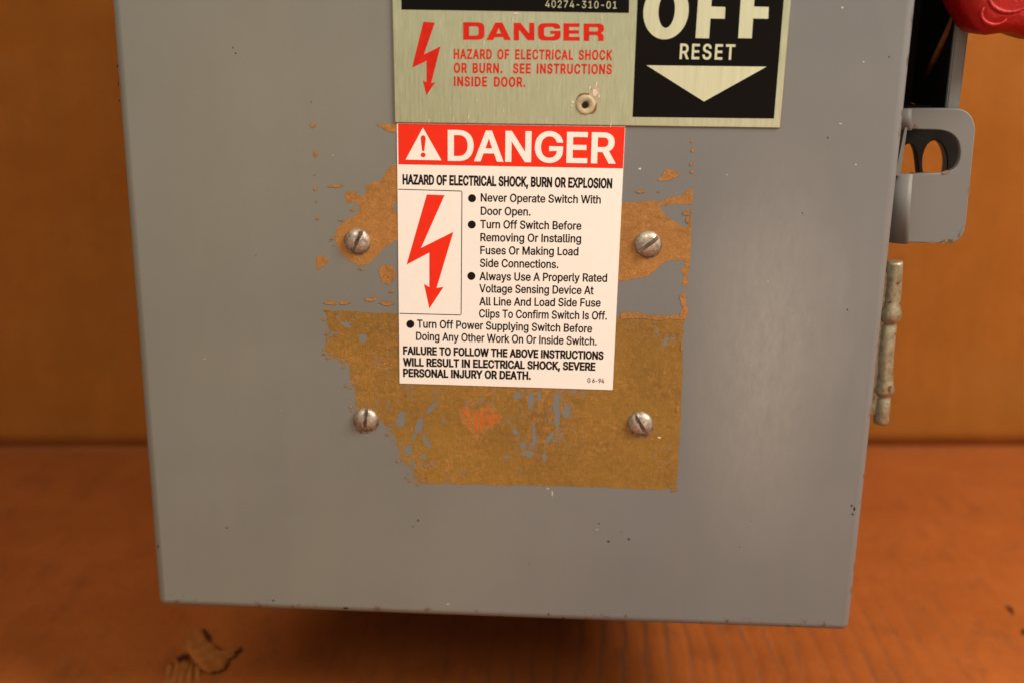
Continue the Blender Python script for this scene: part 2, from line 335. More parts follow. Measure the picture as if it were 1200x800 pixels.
# ------------------------------------------------------------------ lettering (own glyph outlines)
GLYPHS = ''.join((
'{",":[188,[[[53,-119,38,-119,48,-56],[58,8,68,71,91,71],[114,71,137,71,119,8],[102,-56,84,-119,69,-119]]]],"-":[453,[[[263,244,337,244,337,226],[337,207,337,188,263,188],[188,188,1',
'14,188,114,207],[114,226,114,244,188,244]]]],".":[188,[[[108,-4,95,-4,83,-4],[72,0,63,9,54,18],[50,28,50,41,50,54],[54,65,63,73,72,82],[83,87,95,87,108,87],[119,82,128,73,137,65],[',
'141,54,141,41,141,28],[137,18,128,9,119,0]]]],"0":[453,[[[264,-7,227,-7,189,-7],[157,3,130,24,103,45],[83,74,69,113,55,152],[48,199,48,254,48,309],[55,356,69,395,83,434],[104,464,1',
'30,484,157,505],[189,516,227,516,264,516],[296,505,323,484,350,464],[370,434,384,395,398,356],[405,309,405,254,405,199],[398,152,384,113,370,74],[350,45,323,24,297,3]],[[202,50,227',
',50,252,50],[273,58,290,74,308,90],[321,113,330,144,339,174],[344,211,344,254,344,297],[339,334,330,365,321,395],[308,419,290,435,273,451],[252,460,227,460,202,460],[180,451,163,43',
'5,146,419],[132,395,123,365,114,334],[109,297,109,254,109,211],[114,174,123,144,132,113],[146,90,163,74,180,58]]]],"1":[453,[[[181,0,76,0,76,18],[76,36,76,55,181,55],[286,55,391,55',
',391,36],[391,18,391,0,286,0]],[[250,509,276,509,276,339],[276,170,276,0,255,0],[234,0,212,0,212,149],[212,299,212,448,211,448],[210,448,209,448,168,418],[127,388,86,358,86,381],[8',
'6,404,86,427,123,454],[161,481,198,509,224,509]]]],"2":[453,[[[172,0,64,0,64,16],[64,32,64,47,121,108],[177,168,234,229,254,249],[270,267,282,282,295,298],[304,313,311,327,317,341]',
',[320,356,320,371,320,390],[316,405,308,419,299,432],[288,442,273,449,259,456],[242,460,224,460,204,460],[187,456,172,447,158,439],[147,428,139,413,131,399],[127,382,127,362,107,36',
'2],[86,362,66,362,66,392],[72,419,86,442,100,465],[119,483,143,496,167,509],[194,516,225,516,255,516],[282,509,306,497,329,484],[348,467,361,445,374,424],[381,399,381,372,381,354],',
'[378,335,371,318,364,300],[353,280,336,259,319,237],[296,211,267,180,229,140],[191,100,153,60,153,59],[153,58,153,57,231,57],[310,57,389,57,389,38],[389,19,389,0,281,0]]]],"3":[453',
',[[[252,-7,218,-7,187,-7],[158,-1,133,10,107,21],[86,37,70,57,54,78],[46,103,44,132,66,132],[87,132,109,132,111,114],[117,99,126,87,136,75],[149,65,165,59,181,53],[199,50,219,50,23',
'9,50],[258,53,275,61,292,68],[305,79,315,93,324,107],[329,124,329,145,329,163],[325,181,316,196,307,212],[293,224,275,234,256,243],[231,248,201,248,186,248],[172,248,157,248,157,26',
'5],[157,282,157,299,200,349],[244,399,288,448,288,450],[288,451,288,452,215,452],[142,452,70,452,70,471],[70,490,70,509,171,509],[272,509,372,509,372,493],[372,477,372,461,319,400]',
',[265,339,211,278,211,282],[211,285,211,289,249,293],[281,288,308,276,335,263],[356,246,371,222,386,199],[393,173,393,145,393,115],[385,89,370,66,355,43],[335,25,309,12,282,0]]]],"',
'4":[453,[[[164,105,40,105,40,123],[40,141,40,158,109,275],[178,392,247,509,268,509],[289,509,311,509,243,394],[176,280,109,166,109,165],[109,164,109,163,210,163],[312,163,413,163,4',
'13,144],[413,125,413,105,289,105]],[[302,0,282,0,282,40],[282,81,282,121,282,130],[282,138,282,146,282,203],[282,260,282,318,302,318],[322,318,343,318,343,212],[343,106,343,0,322,0',
']]]],"6":[453,[[[258,-7,226,-7,195,-7],[167,0,142,15,118,29],[98,49,84,74,71,100],[64,129,64,162,64,186],[69,212,80,239,91,266],[110,300,137,340,176,396],[214,453,252,509,276,509],',
'[299,509,322,509,265,426],[208,344,151,261,149,261],[147,261,145,261,150,271],[157,280,165,288,174,296],[184,302,196,307,207,312],[221,314,235,314,266,314],[293,308,316,295,339,282',
'],[357,263,370,240,382,216],[389,189,389,157,389,125],[382,97,368,73,354,48],[334,28,310,14,286,0]],[[207,48,226,48,246,48],[264,53,279,63,294,72],[306,85,314,101,323,118],[327,136',
',327,157,327,178],[323,197,314,213,306,230],[294,242,279,251,264,261],[246,265,226,265,207,265],[189,261,174,252,159,243],[147,230,138,214,129,198],[125,179,125,158,125,137],[129,1',
'18,138,102,147,85],[159,72,174,63,189,53]]]],"7":[453,[[[120,0,97,0,172,149],[248,299,323,448,323,450],[323,451,323,452,236,452],[149,452,62,452,62,471],[62,490,62,509,172,509],[28',
'1,509,391,509,391,489],[391,469,391,449,315,299],[240,150,165,0,142,0]]]],"9":[453,[[[195,516,226,516,258,516],[286,508,310,494,335,480],[354,460,368,434,382,409],[389,380,389,347,',
'389,323],[383,297,373,270,362,243],[343,209,315,168,277,112],[239,56,200,0,177,0],[154,0,130,0,187,83],[244,165,301,248,303,248],[305,248,307,248,303,238],[296,229,287,221,279,213]',
',[269,207,257,202,245,197],[232,195,218,195,187,195],[160,201,137,214,114,227],[96,245,83,269,70,292],[64,320,64,352,64,384],[71,412,85,436,99,461],[118,480,143,494,167,508]],[[246',
',460,226,460,207,460],[189,456,174,446,159,437],[147,424,138,407,130,391],[125,372,125,352,125,330],[130,312,138,295,147,279],[159,266,174,257,189,248],[207,243,226,243,246,243],[2',
'63,248,279,257,294,266],[306,279,314,295,323,311],[327,330,327,350,327,372],[323,391,314,407,306,424],[294,437,279,446,264,456]]]],"A":[480,[[[39,0,16,0,78,170],[140,339,201,509,22',
'6,509],[251,509,276,509,338,339],[401,170,463,0,440,0],[418,0,395,0,359,101],[323,202,287,302,281,321],[273,344,264,372,255,400],[245,435,232,478,236,478],[241,478,245,478,233,435]',
',[222,399,213,371,204,343],[196,320,191,302,155,202],[120,101,85,0,62,0]],[[197,142,110,142,110,161],[110,180,110,199,197,199],[283,199,370,199,370,180],[370,161,370,142,283,142]]]',
'],"B":[456,[[[122,0,60,0,60,170],[60,339,60,509,120,509],[181,509,241,509,276,509],[306,503,329,491,352,479],[369,462,381,442,392,422],[398,399,398,374,398,352],[394,334,387,320,37',
'9,306],[369,294,356,286,344,277],[330,271,315,267,315,265],[315,264,315,262,331,261],[347,255,363,245,379,235],[392,221,402,203,413,185],[418,163,418,136,418,111],[412,87,400,67,38',
'8,46],[370,30,344,18,319,6],[287,0,247,0,184,0]],[[125,115,125,57,165,57],[205,57,245,57,284,57],[313,65,330,80,347,95],[355,114,355,137,355,154],[351,170,342,184,334,198],[321,209',
',306,218,290,227],[271,231,248,231,207,231],[166,231,125,231,125,173]],[[125,341,125,285,162,285],[200,285,238,285,257,285],[273,289,288,296,303,303],[315,313,323,326,332,339],[336',
',355,336,372,336,395],[328,414,313,429,297,444],[273,452,240,452,202,452],[163,452,125,452,125,396]]]],"C":[510,[[[293,-7,267,-7,223,-7],[184,4,150,25,116,46],[89,76,70,115,50,154]',
',[40,201,40,254,40,308],[50,354,70,393,89,432],[116,462,150,484,184,505],[223,516,267,516,293,516],[317,512,340,504,363,497],[384,486,402,471,420,457],[436,439,448,418,460,398],[46',
'8,374,473,348,451,348],[430,348,408,348,404,366],[398,381,389,395,381,408],[370,419,357,428,345,438],[331,444,315,449,300,454],[284,456,267,456,236,456],[208,448,184,432,159,417],[',
'139,394,125,364,111,334],[103,297,103,254,103,211],[111,175,125,145,140,115],[159,92,184,76,209,61],[236,53,267,53,284,53],[300,55,315,60,331,65],[345,71,357,81,370,90],[381,101,38',
'9,114,398,128],[404,143,408,160,430,160],[451,160,473,160,469,135],[460,111,448,91,436,70],[421,52,402,38,384,23],[363,12,341,5,318,-3]]]],"D":[502,[[[271,0,219,0,178,0],[137,0,96,',
'0,96,19],[96,38,96,57,136,57],[175,57,215,57,256,57],[291,65,318,81,345,97],[366,119,379,149,392,179],[399,214,399,255,399,296],[392,331,379,361,366,390],[346,412,320,428,293,444],',
'[260,452,221,452,178,452],[136,452,93,452,93,471],[93,490,93,509,137,509],[181,509,225,509,275,509],[317,499,353,478,388,458],[415,429,433,391,452,353],[462,308,462,255,462,202],[4',
'52,157,433,119,414,81],[387,51,351,31,314,10]],[[103,509,125,509,125,339],[125,170,125,0,103,0],[82,0,60,0,60,170],[60,339,60,509,82,509]]]],"E":[419,[[[165,0,60,0,60,170],[60,339,',
'60,509,164,509],[268,509,372,509,372,490],[372,471,372,452,290,452],[207,452,125,452,125,396],[125,341,125,286,202,286],[278,286,355,286,355,267],[355,248,355,229,278,229],[202,229',
',125,229,125,172],[125,114,125,57,208,57],[292,57,375,57,375,38],[375,19,375,0,270,0]]]],"F":[410,[[[82,0,60,0,60,170],[60,339,60,509,163,509],[266,509,369,509,369,490],[369,471,36',
'9,452,288,452],[206,452,125,452,125,394],[125,336,125,278,198,278],[272,278,346,278,346,259],[346,240,346,221,272,221],[198,221,125,221,125,147],[125,74,125,0,103,0]]]],"G":[520,[[',
'[309,-7,269,-7,223,-7],[184,4,149,25,115,46],[88,77,69,116,50,155],[40,201,40,254,40,308],[50,354,69,393,88,432],[115,462,149,484,183,505],[221,516,265,516,292,516],[317,512,340,50',
'4,364,496],[385,484,403,469,422,454],[437,437,449,416,461,396],[470,373,474,349,452,349],[430,349,408,349,403,365],[396,380,387,393,379,406],[368,417,356,427,344,436],[330,444,315,',
'448,300,453],[283,456,265,456,235,456],[208,448,183,432,159,417],[139,394,125,364,111,334],[103,297,103,254,103,211],[111,175,125,145,140,115],[159,92,184,76,209,61],[237,53,269,53',
',297,53],[323,59,345,71,367,83],[384,101,396,123,409,146],[415,172,415,202,421,201],[428,200,434,199,384,199],[333,199,283,199,283,218],[283,237,283,256,348,256],[413,256,478,256,4',
'78,237],[478,219,478,200,478,158],[469,122,451,91,433,60],[408,36,377,19,345,2]]]],"H":[517,[[[82,0,60,0,60,170],[60,339,60,509,82,509],[103,509,125,509,125,435],[125,362,125,289,2',
'14,289],[303,289,392,289,392,362],[392,435,392,509,414,509],[435,509,457,509,457,339],[457,170,457,0,435,0],[414,0,392,0,392,77],[392,155,392,232,303,232],[214,232,125,232,125,155]',
',[125,77,125,0,103,0]]]],"I":[300,[[[111,0,31,0,31,19],[31,38,31,57,60,57],[89,57,118,57,118,189],[118,320,118,452,89,452],[60,452,31,452,31,471],[31,490,31,509,111,509],[190,509,2',
'69,509,269,490],[269,471,269,452,240,452],[212,452,183,452,183,320],[183,189,183,57,212,57],[240,57,269,57,269,38],[269,19,269,0,190,0]]]],"J":[396,[[[230,-7,185,-7,140,-7],[104,6,',
'75,33,47,59],[33,97,33,145,33,155],[33,164,33,173,55,173],[76,173,98,173,98,164],[98,155,98,145,98,114],[106,91,122,74,137,58],[159,50,185,50,211,50],[232,58,248,74,264,91],[272,11',
'4,272,145,272,267],[272,388,272,509,293,509],[315,509,336,509,336,388],[336,267,336,145,336,97],[322,59,294,33,266,6]]]],"K":[467,[[[146,189,104,145,104,169],[104,193,104,216,116,2',
'32],[128,247,139,261,151,275],[162,290,174,303,187,317],[199,331,212,344,262,399],[313,454,364,509,392,509],[420,509,448,509,376,431],[304,353,231,276,230,276],[229,276,228,276,187',
',233]],[[82,0,60,0,60,170],[60,339,60,509,82,509],[103,509,125,509,125,451],[125,392,125,334,124,298],[124,261,124,225,124,214],[124,204,125,193,125,129],[125,64,125,0,103,0]],[[39',
'8,0,372,0,311,86],[249,173,188,259,201,276],[215,293,228,309,302,206],[375,103,449,0,423,0]]]],"L":[393,[[[160,0,60,0,60,170],[60,339,60,509,82,509],[103,509,125,509,125,358],[125,',
'208,125,57,203,57],[282,57,361,57,361,38],[361,19,361,0,261,0]]]],"M":[628,[[[81,0,60,0,60,170],[60,339,60,509,91,509],[121,509,152,509,193,402],[235,294,277,187,280,180],[284,170,',
'287,159,291,148],[295,136,299,123,303,110],[307,97,311,84,315,71],[319,59,322,49,317,49],[312,49,307,49,310,59],[314,70,318,83,322,95],[326,108,330,121,334,134],[338,147,342,158,34',
'6,170],[349,179,352,187,394,294],[435,402,476,509,507,509],[537,509,568,509,568,339],[568,170,568,0,547,0],[525,0,504,0,504,97],[504,194,504,291,504,302],[504,314,504,327,505,340],',
'[505,354,505,369,505,383],[506,398,506,413,506,428],[507,443,507,457,509,457],[511,457,513,457,508,441],[503,426,498,409,492,393],[487,378,482,363,477,348],[472,334,467,322,463,309',
'],[459,299,456,291,418,194],[380,97,342,0,323,0],[305,0,286,0,248,97],[209,194,170,291,167,299],[163,309,159,321,155,333],[150,346,145,361,140,376],[135,391,129,408,124,424],[118,4',
'41,112,457,114,457],[117,457,119,457,119,444],[120,431,120,416,120,401],[121,387,121,372,121,357],[121,342,122,328,122,315],[122,302,122,291,122,194],[122,97,122,0,101,0]]]],"N":[5',
'23,[[[82,0,60,0,60,170],[60,339,60,509,85,509],[111,509,136,509,205,400],[274,291,343,183,349,174],[355,164,363,151,370,138],[379,123,388,107,396,90],[405,73,414,55,411,55],[408,54',
',405,54,403,72],[401,90,401,108,400,126],[399,142,399,157,399,172],[399,185,399,195,399,300],[399,404,399,509,420,509],[442,509,463,509,463,339],[463,170,463,0,438,0],[412,0,387,0,',
'325,97],[264,193,202,290,194,303],[186,316,177,331,169,345],[159,362,148,381,137,400],[123,424,108,452,111,453],[115,453,119,454,120,428],[121,405,122,384,123,362],[124,344,124,328',
',125,312],[125,300,125,291,125,194],[125,97,125,0,103,0]]]],"O":[533,[[[311,-7,267,-7,223,-7],[184,4,150,25,116,46],[90,76,70,115,50,154],[40,201,40,254,40,308],[50,354,70,393,90,4',
'32],[116,462,150,484,184,505],[223,516,267,516,311,516],[350,505,384,484,418,462],[444,432,464,393,483,354],[493,308,493,254,493,201],[483,154,464,115,444,76],[418,46,384,25,350,4]',
'],[[236,53,267,53,297,53],[325,61,349,76,374,91],[394,114,408,144,423,174],[430,211,430,254,430,298],[423,335,408,365,394,395],[374,417,349,433,325,448],[297,456,267,456,236,456],[',
'209,448,184,433,159,417],[140,394,125,364,111,334],[103,297,103,254,103,211],[111,174,125,144,140,114],[159,92,184,76,209,61]]]],"P":[445,[[[82,0,60,0,60,170],[60,339,60,509,118,50',
'9],[177,509,235,509,274,509],[307,502,332,487,358,473],[377,454,390,430,402,405],[409,378,409,348,409,317],[402,290,390,265,377,241],[358,222,332,207,307,193],[274,186,235,186,193,',
'186],[151,186,109,186,109,205],[109,224,109,242,150,242],[191,242,233,242,259,242],[281,247,297,256,313,265],[325,278,333,294,341,310],[344,328,344,348,344,368],[341,386,333,402,32',
'5,417],[313,430,297,439,280,448],[259,452,232,452,196,452],[160,452,125,452,125,301],[125,151,125,0,103,0]]]],"R":[449,[[[82,0,60,0,60,170],[60,339,60,509,119,509],[177,509,236,509',
',275,509],[307,502,333,489,359,475],[378,457,390,433,403,410],[409,382,409,352,409,321],[403,295,390,271,378,248],[359,230,333,217,307,204],[275,198,236,198,189,198],[143,198,96,19',
'8,96,217],[96,236,96,255,142,255],[188,255,234,255,260,255],[281,259,298,267,314,275],[326,286,334,300,341,315],[345,332,345,352,345,372],[341,390,334,405,326,420],[314,431,298,440',
',281,448],[259,452,233,452,197,452],[161,452,125,452,125,301],[125,151,125,0,103,0]],[[378,0,353,0,312,76],[271,153,230,229,254,229],[279,229,303,229,344,153],[386,76,428,0,403,0]]',
']],"S":[447,[[[263,-9,224,-9,187,-9],[155,-3,128,9,100,21],[79,38,64,60,49,82],[40,107,38,137,60,137],[82,137,104,137,106,117],[112,101,123,88,134,75],[149,65,166,59,184,52],[203,4',
'9,224,49,247,49],[268,53,286,60,304,68],[319,78,329,92,340,105],[346,121,346,139,346,155],[341,169,332,179,323,189],[311,198,296,205,281,211],[264,217,245,222,224,228],[204,234,184',
',239,142,251],[109,268,86,289,63,311],[52,339,52,372,52,401],[60,426,75,448,90,469],[111,486,138,498,164,510],[194,516,227,516,261,516],[290,510,316,498,342,486],[362,469,377,449,3',
'92,428],[400,404,401,378,380,378],[358,378,337,378,335,403],[323,423,302,437,281,451],[256,459,225,459,203,459],[184,455,167,448,151,441],[138,431,129,418,120,406],[115,391,115,376',
',115,358],[120,344,131,334,142,323],[154,314,169,308,184,302],[199,297,212,293,230,289],[247,284,264,279,279,275],[295,270,312,264,328,257],[344,248,359,238,373,227],[385,214,395,1',
'98,404,181],[408,162,408,139,408,111],[401,86,386,64,372,41],[351,24,323,11,296,-2]]]],"T":[449,[[[85,452,32,452,32,471],[32,490,32,509,160,509],[288,509,417,509,417,490],[417,471,',
'417,452,363,452],[310,452,257,452,257,301],[257,151,257,0,235,0],[214,0,193,0,193,151],[193,301,193,452,139,452]]]],"U":[517,[[[299,-8,259,-8,219,-8],[184,0,154,15,124,31],[101,53,',
'85,80,68,107],[60,138,60,173,60,285],[60,397,60,509,81,509],[103,509,124,509,124,399],[124,288,124,178,124,154],[130,132,141,113,152,94],[167,79,187,68,207,57],[231,52,259,52,287,5',
'2],[311,57,331,68,351,79],[366,94,377,113,387,132],[393,154,393,178,393,288],[393,399,393,509,414,509],[436,509,457,509,457,397],[457,285,457,173,457,138],[449,107,433,80,416,53],[',
'393,31,363,15,334,0]]]],"V":[480,[[[229,0,204,0,141,170],[79,339,16,509,39,509],[62,509,84,509,120,408],[156,307,192,206,198,189],[206,166,215,137,224,109],[235,73,248,31,243,31],[',
'239,31,235,31,247,74],[258,110,267,138,276,166],[284,189,290,206,325,307],[360,408,395,509,417,509],[440,509,463,509,401,339],[340,170,278,0,253,0]]]],"W":[686,[[[180,0,155,0,109,1',
'70],[63,339,16,509,38,509],[60,509,82,509,109,404],[136,300,163,196,168,179],[172,163,175,145,179,128],[183,111,187,94,190,76],[194,58,197,40,194,40],[192,40,189,40,193,58],[196,76',
',200,94,203,111],[207,128,211,145,215,163],[220,179,224,196,251,300],[279,404,306,509,331,509],[355,509,380,509,407,404],[434,300,462,196,466,179],[470,163,474,145,478,128],[482,11',
'1,486,94,490,76],[494,58,497,40,494,40],[491,40,488,40,492,58],[495,76,499,94,502,111],[506,128,510,145,515,163],[519,179,523,196,550,300],[576,404,603,509,625,509],[647,509,670,50',
'9,623,339],[577,170,530,0,505,0],[480,0,455,0,426,108],[397,215,368,323,362,344],[357,367,351,391,346,416],[341,444,336,475,341,475],[345,475,350,475,345,445],[340,419,335,395,330,',
'371],[324,347,318,323,289,215],[260,108,230,0,205,0]]]],"X":[474,[[[43,0,18,0,84,95],[151,190,217,284,217,268],[217,252,217,236,155,327],[92,418,29,509,54,509],[79,509,104,509,129,',
'473],[153,437,178,400,188,385],[197,372,204,361,211,350],[217,340,223,329,229,318],[236,306,243,292,240,292],[236,292,232,292,239,306],[246,318,252,329,258,339],[264,350,272,361,27',
'9,372],[288,385,298,400,323,437],[348,473,374,509,398,509],[422,509,446,509,384,419],[321,329,259,239,259,255],[259,271,259,287,324,191],[390,96,456,0,431,0],[406,0,382,0,352,43],[',
'322,86,292,129,283,143],[275,155,268,165,262,175],[256,185,250,195,244,206],[238,217,230,231,235,231],[240,231,244,231,238,218],[231,207,225,196,219,186],[213,176,206,166,199,155],',
'[191,143,182,129,152,86],[122,43,91,0,67,0]]]],"Y":[472,[[[225,0,203,0,203,69],[203,139,203,208,141,308],[79,409,16,509,41,509],[66,509,91,509,125,454],[159,399,192,344,203,326],[2',
'13,309,222,292,231,275],[240,255,250,230,241,230],[232,230,224,230,233,255],[242,276,251,293,260,310],[270,327,280,344,314,399],[347,454,381,509,406,509],[430,509,455,509,393,409],',
'[330,308,268,208,268,139],[268,69,268,0,247,0]]]],"Z":[438,[[[161,0,42,0,42,15],[42,31,42,46,119,159],[196,272,273,385,284,400],[295,415,306,431,318,446],[329,461,341,476,343,469],',
'[346,461,348,454,327,453],[306,453,285,452,264,452],[244,452,223,452,162,452],[101,452,40,452,40,471],[40,490,40,509,159,509],[278,509,397,509,397,493],[397,477,397,462,321,351],[2',
'45,240,169,129,158,113],[146,97,134,81,122,65],[110,49,97,33,95,40],[93,47,90,54,111,55],[132,56,152,57,173,57],[193,57,214,57,276,57],[338,57,399,57,399,38],[399,19,399,0,280,0]]]',
'],"a":[389,[[[182,-9,160,-9,136,-9],[114,-4,94,5,75,14],[59,27,48,45,36,62],[30,83,30,108,30,130],[35,147,43,161,52,175],[63,185,78,193,92,201],[108,207,125,211,143,215],[160,218,1',
'78,220,201,223],[219,225,234,227,248,228],[258,231,265,235,272,239],[276,245,276,255,276,255],[276,256,276,257,276,272],[273,286,267,297,261,308],[252,316,240,322,228,328],[213,331',
',196,331,178,331],[162,328,149,322,136,317],[126,309,118,301,110,292],[104,283,100,274,80,280],[61,285,41,291,50,314],[62,332,79,346,95,360],[113,369,133,375,153,381],[173,384,194,',
'384,208,384],[223,383,239,379,255,376],[271,370,286,360,301,351],[313,338,322,320,332,303],[337,280,337,251,337,168],[337,84,337,0,317,0],[297,0,277,0,277,17],[277,35,277,52,275,52',
'],[274,52,272,52,268,43],[261,34,252,25,243,15],[230,7,215,1,200,-5]],[[155,45,170,45,193,45],[212,50,228,59,243,68],[255,79,263,93,271,107],[276,122,276,138,276,155],[276,173,276,',
'190,273,187],[268,184,259,182,251,180],[242,178,231,176,221,174],[210,172,200,171,190,170],[182,169,175,168,161,166],[147,163,134,159,121,154],[111,148,103,139,96,131],[92,119,92,1',
'05,92,92],[95,81,102,72,109,63],[118,57,130,52,142,48]]]],"c":[396,[[[226,-8,207,-8,173,-8],[143,0,117,16,91,33],[71,56,56,85,41,114],[34,149,34,187,34,227],[41,262,56,291,71,321],',
'[91,343,117,360,143,376],[173,384,207,384,226,384],[243,382,260,377,276,372],[292,365,305,356,319,347],[330,335,340,322,350,309],[357,294,362,277,342,272],[322,267,303,262,300,272]',
',[296,281,290,289,285,297],[278,305,270,311,262,317],[253,322,242,325,232,328],[220,330,207,330,182,330],[161,323,145,310,129,297],[116,280,108,258,100,237],[96,213,96,187,96,162],',
'[100,139,108,117,116,96],[129,79,145,66,161,53],[182,46,207,46,220,46],[232,48,243,52,253,55],[263,60,271,66,279,72],[286,80,292,89,297,97],[301,107,304,117,324,112],[343,107,363,1',
'02,358,85],[351,70,341,56,332,43],[320,31,306,21,293,12],[277,4,261,-1,244,-6]]]],"d":[424,[[[219,-8,195,-8,164,-8],[136,0,111,16,87,32],[68,55,55,84,41,114],[34,149,34,189,34,229]',
',[41,263,55,293,69,322],[88,345,112,361,136,376],[164,384,196,384,219,384],[238,381,253,373,268,365],[279,356,287,346,296,336],[302,327,306,319,308,319],[309,319,311,319,311,382],[',
'311,446,311,509,331,509],[351,509,372,509,372,339],[372,170,372,0,352,0],[332,0,313,0,313,20],[313,39,313,59,311,59],[309,59,307,59,302,51],[295,42,287,31,278,21],[267,12,252,4,238',
',-4]],[[181,47,205,47,227,47],[247,53,263,65,279,77],[291,94,299,115,308,136],[312,161,312,189,312,217],[308,242,300,263,292,284],[279,300,263,312,247,324],[228,330,205,330,181,330',
'],[161,324,145,311,129,299],[116,282,108,261,100,240],[96,216,96,189,96,162],[100,138,109,117,117,95],[129,78,145,66,161,53]]]],"e":[404,[[[238,-8,212,-8,175,-8],[143,0,117,16,90,3',
'3],[70,56,56,85,41,114],[34,148,34,187,34,226],[41,260,55,290,69,319],[89,343,115,359,141,376],[171,384,205,384,226,384],[246,381,266,374,285,367],[303,356,319,341,335,326],[348,30',
'6,357,282,366,258],[371,228,371,194,371,186],[371,178,371,169,272,169],[174,169,75,169,75,187],[75,204,75,221,163,221],[250,221,338,221,329,215],[319,208,310,202,310,227],[306,249,',
'298,269,290,288],[278,303,263,314,247,325],[228,330,205,330,182,330],[163,325,146,313,130,302],[118,288,109,270,100,251],[96,232,96,211,96,200],[96,189,96,178,96,150],[101,126,110,',
'106,120,87],[134,72,151,61,168,51],[189,46,212,46,228,46],[241,48,254,53,266,57],[277,64,285,73,294,82],[301,93,306,105,325,101],[345,96,365,91,359,71],[349,54,335,39,321,24],[303,',
'13,283,4,262,-4]]]],"f":[254,[[[154,379,228,379,228,362],[228,344,228,327,154,327],[80,327,6,327,6,344],[6,362,6,379,80,379]],[[101,0,81,0,81,144],[81,288,81,432,81,453],[86,471,96',
',486,106,500],[119,511,135,519,152,526],[169,530,187,530,201,530],[213,529,222,527,232,525],[238,523,243,521,238,503],[233,486,227,468,224,470],[220,471,215,472,210,473],[203,474,1',
'95,474,176,474],[163,469,154,460,146,451],[142,437,142,419,142,279],[142,140,142,0,121,0]]]],"g":[425,[[[238,-151,207,-151,179,-151],[155,-147,134,-140,113,-132],[96,-123,82,-110,6',
'9,-98],[58,-84,51,-69,67,-60],[84,-50,101,-41,107,-49],[113,-57,122,-66,130,-75],[141,-82,154,-88,168,-94],[186,-97,207,-97,238,-97],[263,-90,282,-75,302,-60],[311,-37,311,-6,311,1',
'9],[311,44,311,68,310,68],[308,68,306,68,301,60],[295,51,287,41,278,32],[267,23,252,16,238,8],[219,5,195,5,164,5],[137,12,113,27,88,41],[69,62,55,90,41,118],[34,152,34,191,34,230],',
'[41,264,55,293,69,322],[88,345,112,361,137,376],[165,384,196,384,220,384],[239,381,253,373,268,365],[280,356,288,346,297,336],[303,327,308,319,309,319],[311,319,313,319,313,339],[3',
'13,359,313,379,333,379],[353,379,372,379,372,250],[372,121,372,-9,372,-42],[365,-69,350,-90,335,-111],[316,-126,291,-136,266,-146]],[[181,59,205,59,228,59],[248,64,264,75,280,86],[',
'292,101,300,121,308,141],[312,165,312,193,312,220],[308,243,300,264,292,284],[280,301,264,312,248,324],[228,330,205,330,181,330],[161,324,145,312,129,299],[117,283,109,262,100,242]',
',[96,219,96,193,96,166],[100,143,109,123,117,103],[129,87,145,76,162,65]]]],"h":[410,[[[114,249,114,227,114,151],[114,76,114,0,93,0],[73,0,53,0,53,170],[53,339,53,509,73,509],[93,5',
'09,114,509,114,435],[114,361,114,287,110,287],[106,287,102,287,114,322],[131,347,152,362,174,377],[199,384,227,384,253,384],[276,379,295,369,315,358],[330,342,341,321,352,299],[357',
',273,357,240,357,160],[357,80,357,0,337,0],[316,0,296,0,296,78],[296,157,296,235,296,265],[288,288,273,304,258,321],[237,329,210,329,192,329],[175,325,161,317,146,309],[135,298,126',
',283,118,267]]]],"i":[167,[[[73,0,53,0,53,126],[53,253,53,379,73,379],[93,379,114,379,114,253],[114,126,114,0,93,0]],[[95,443,84,443,72,443],[62,447,54,455,45,462],[41,472,41,483,4',
'1,494],[45,504,54,512,62,520],[72,524,84,524,95,524],[106,520,114,512,122,504],[126,494,126,483,126,472],[122,462,114,455,106,447]]]],"k":[381,[[[132,158,110,137,110,162],[110,187,',
'110,212,113,212],[117,212,121,212,175,268],[230,323,284,379,310,379],[335,379,360,379,301,319],[243,259,184,199,182,199],[179,199,177,199,155,178]],[[73,0,53,0,53,170],[53,339,53,5',
'09,73,509],[93,509,114,509,114,339],[114,170,114,0,93,0]],[[320,0,294,0,245,62],[197,124,148,186,162,200],[177,214,191,229,252,152],[312,76,372,0,346,0]]]],"l":[189,[[[147,-2,139,-',
'2,110,-2],[88,5,74,20,60,35],[53,57,53,84,53,226],[53,367,53,509,73,509],[93,509,114,509,114,372],[114,235,114,99,114,81],[116,69,120,62,125,55],[133,52,146,52,152,52],[157,52,160,',
'53,164,53],[167,54,170,54,173,37],[177,20,181,3,175,1],[169,0,162,-1,154,-2]]]],"m":[610,[[[73,0,53,0,53,126],[53,253,53,379,72,379],[92,379,112,379,112,351],[112,323,112,295,111,2',
'95],[109,295,108,295,113,316],[121,332,132,346,144,359],[157,369,172,376,187,383],[203,386,219,386,247,386],[270,378,287,361,305,344],[316,322,321,295,318,295],[315,295,312,295,317',
',313],[325,329,337,343,349,357],[364,367,381,375,398,382],[416,386,437,386,459,386],[479,381,497,372,515,362],[530,348,541,328,551,309],[557,285,557,255,557,170],[557,85,557,0,536,',
'0],[516,0,496,0,496,85],[496,169,496,254,496,281],[488,301,473,313,457,325],[439,330,419,330,402,330],[387,327,374,320,362,313],[352,303,345,290,339,278],[335,263,335,247,335,165],',
'[335,82,335,0,315,0],[295,0,274,0,274,87],[274,173,274,260,274,281],[267,298,253,311,239,324],[221,330,199,330,185,330],[171,327,158,320,144,313],[134,303,126,289,118,276],[114,258',
',114,238,114,159],[114,79,114,0,93,0]]]],"n":[410,[[[114,249,114,227,114,151],[114,76,114,0,93,0],[73,0,53,0,53,126],[53,253,53,379,72,379],[92,379,112,379,112,349],[112,318,112,28',
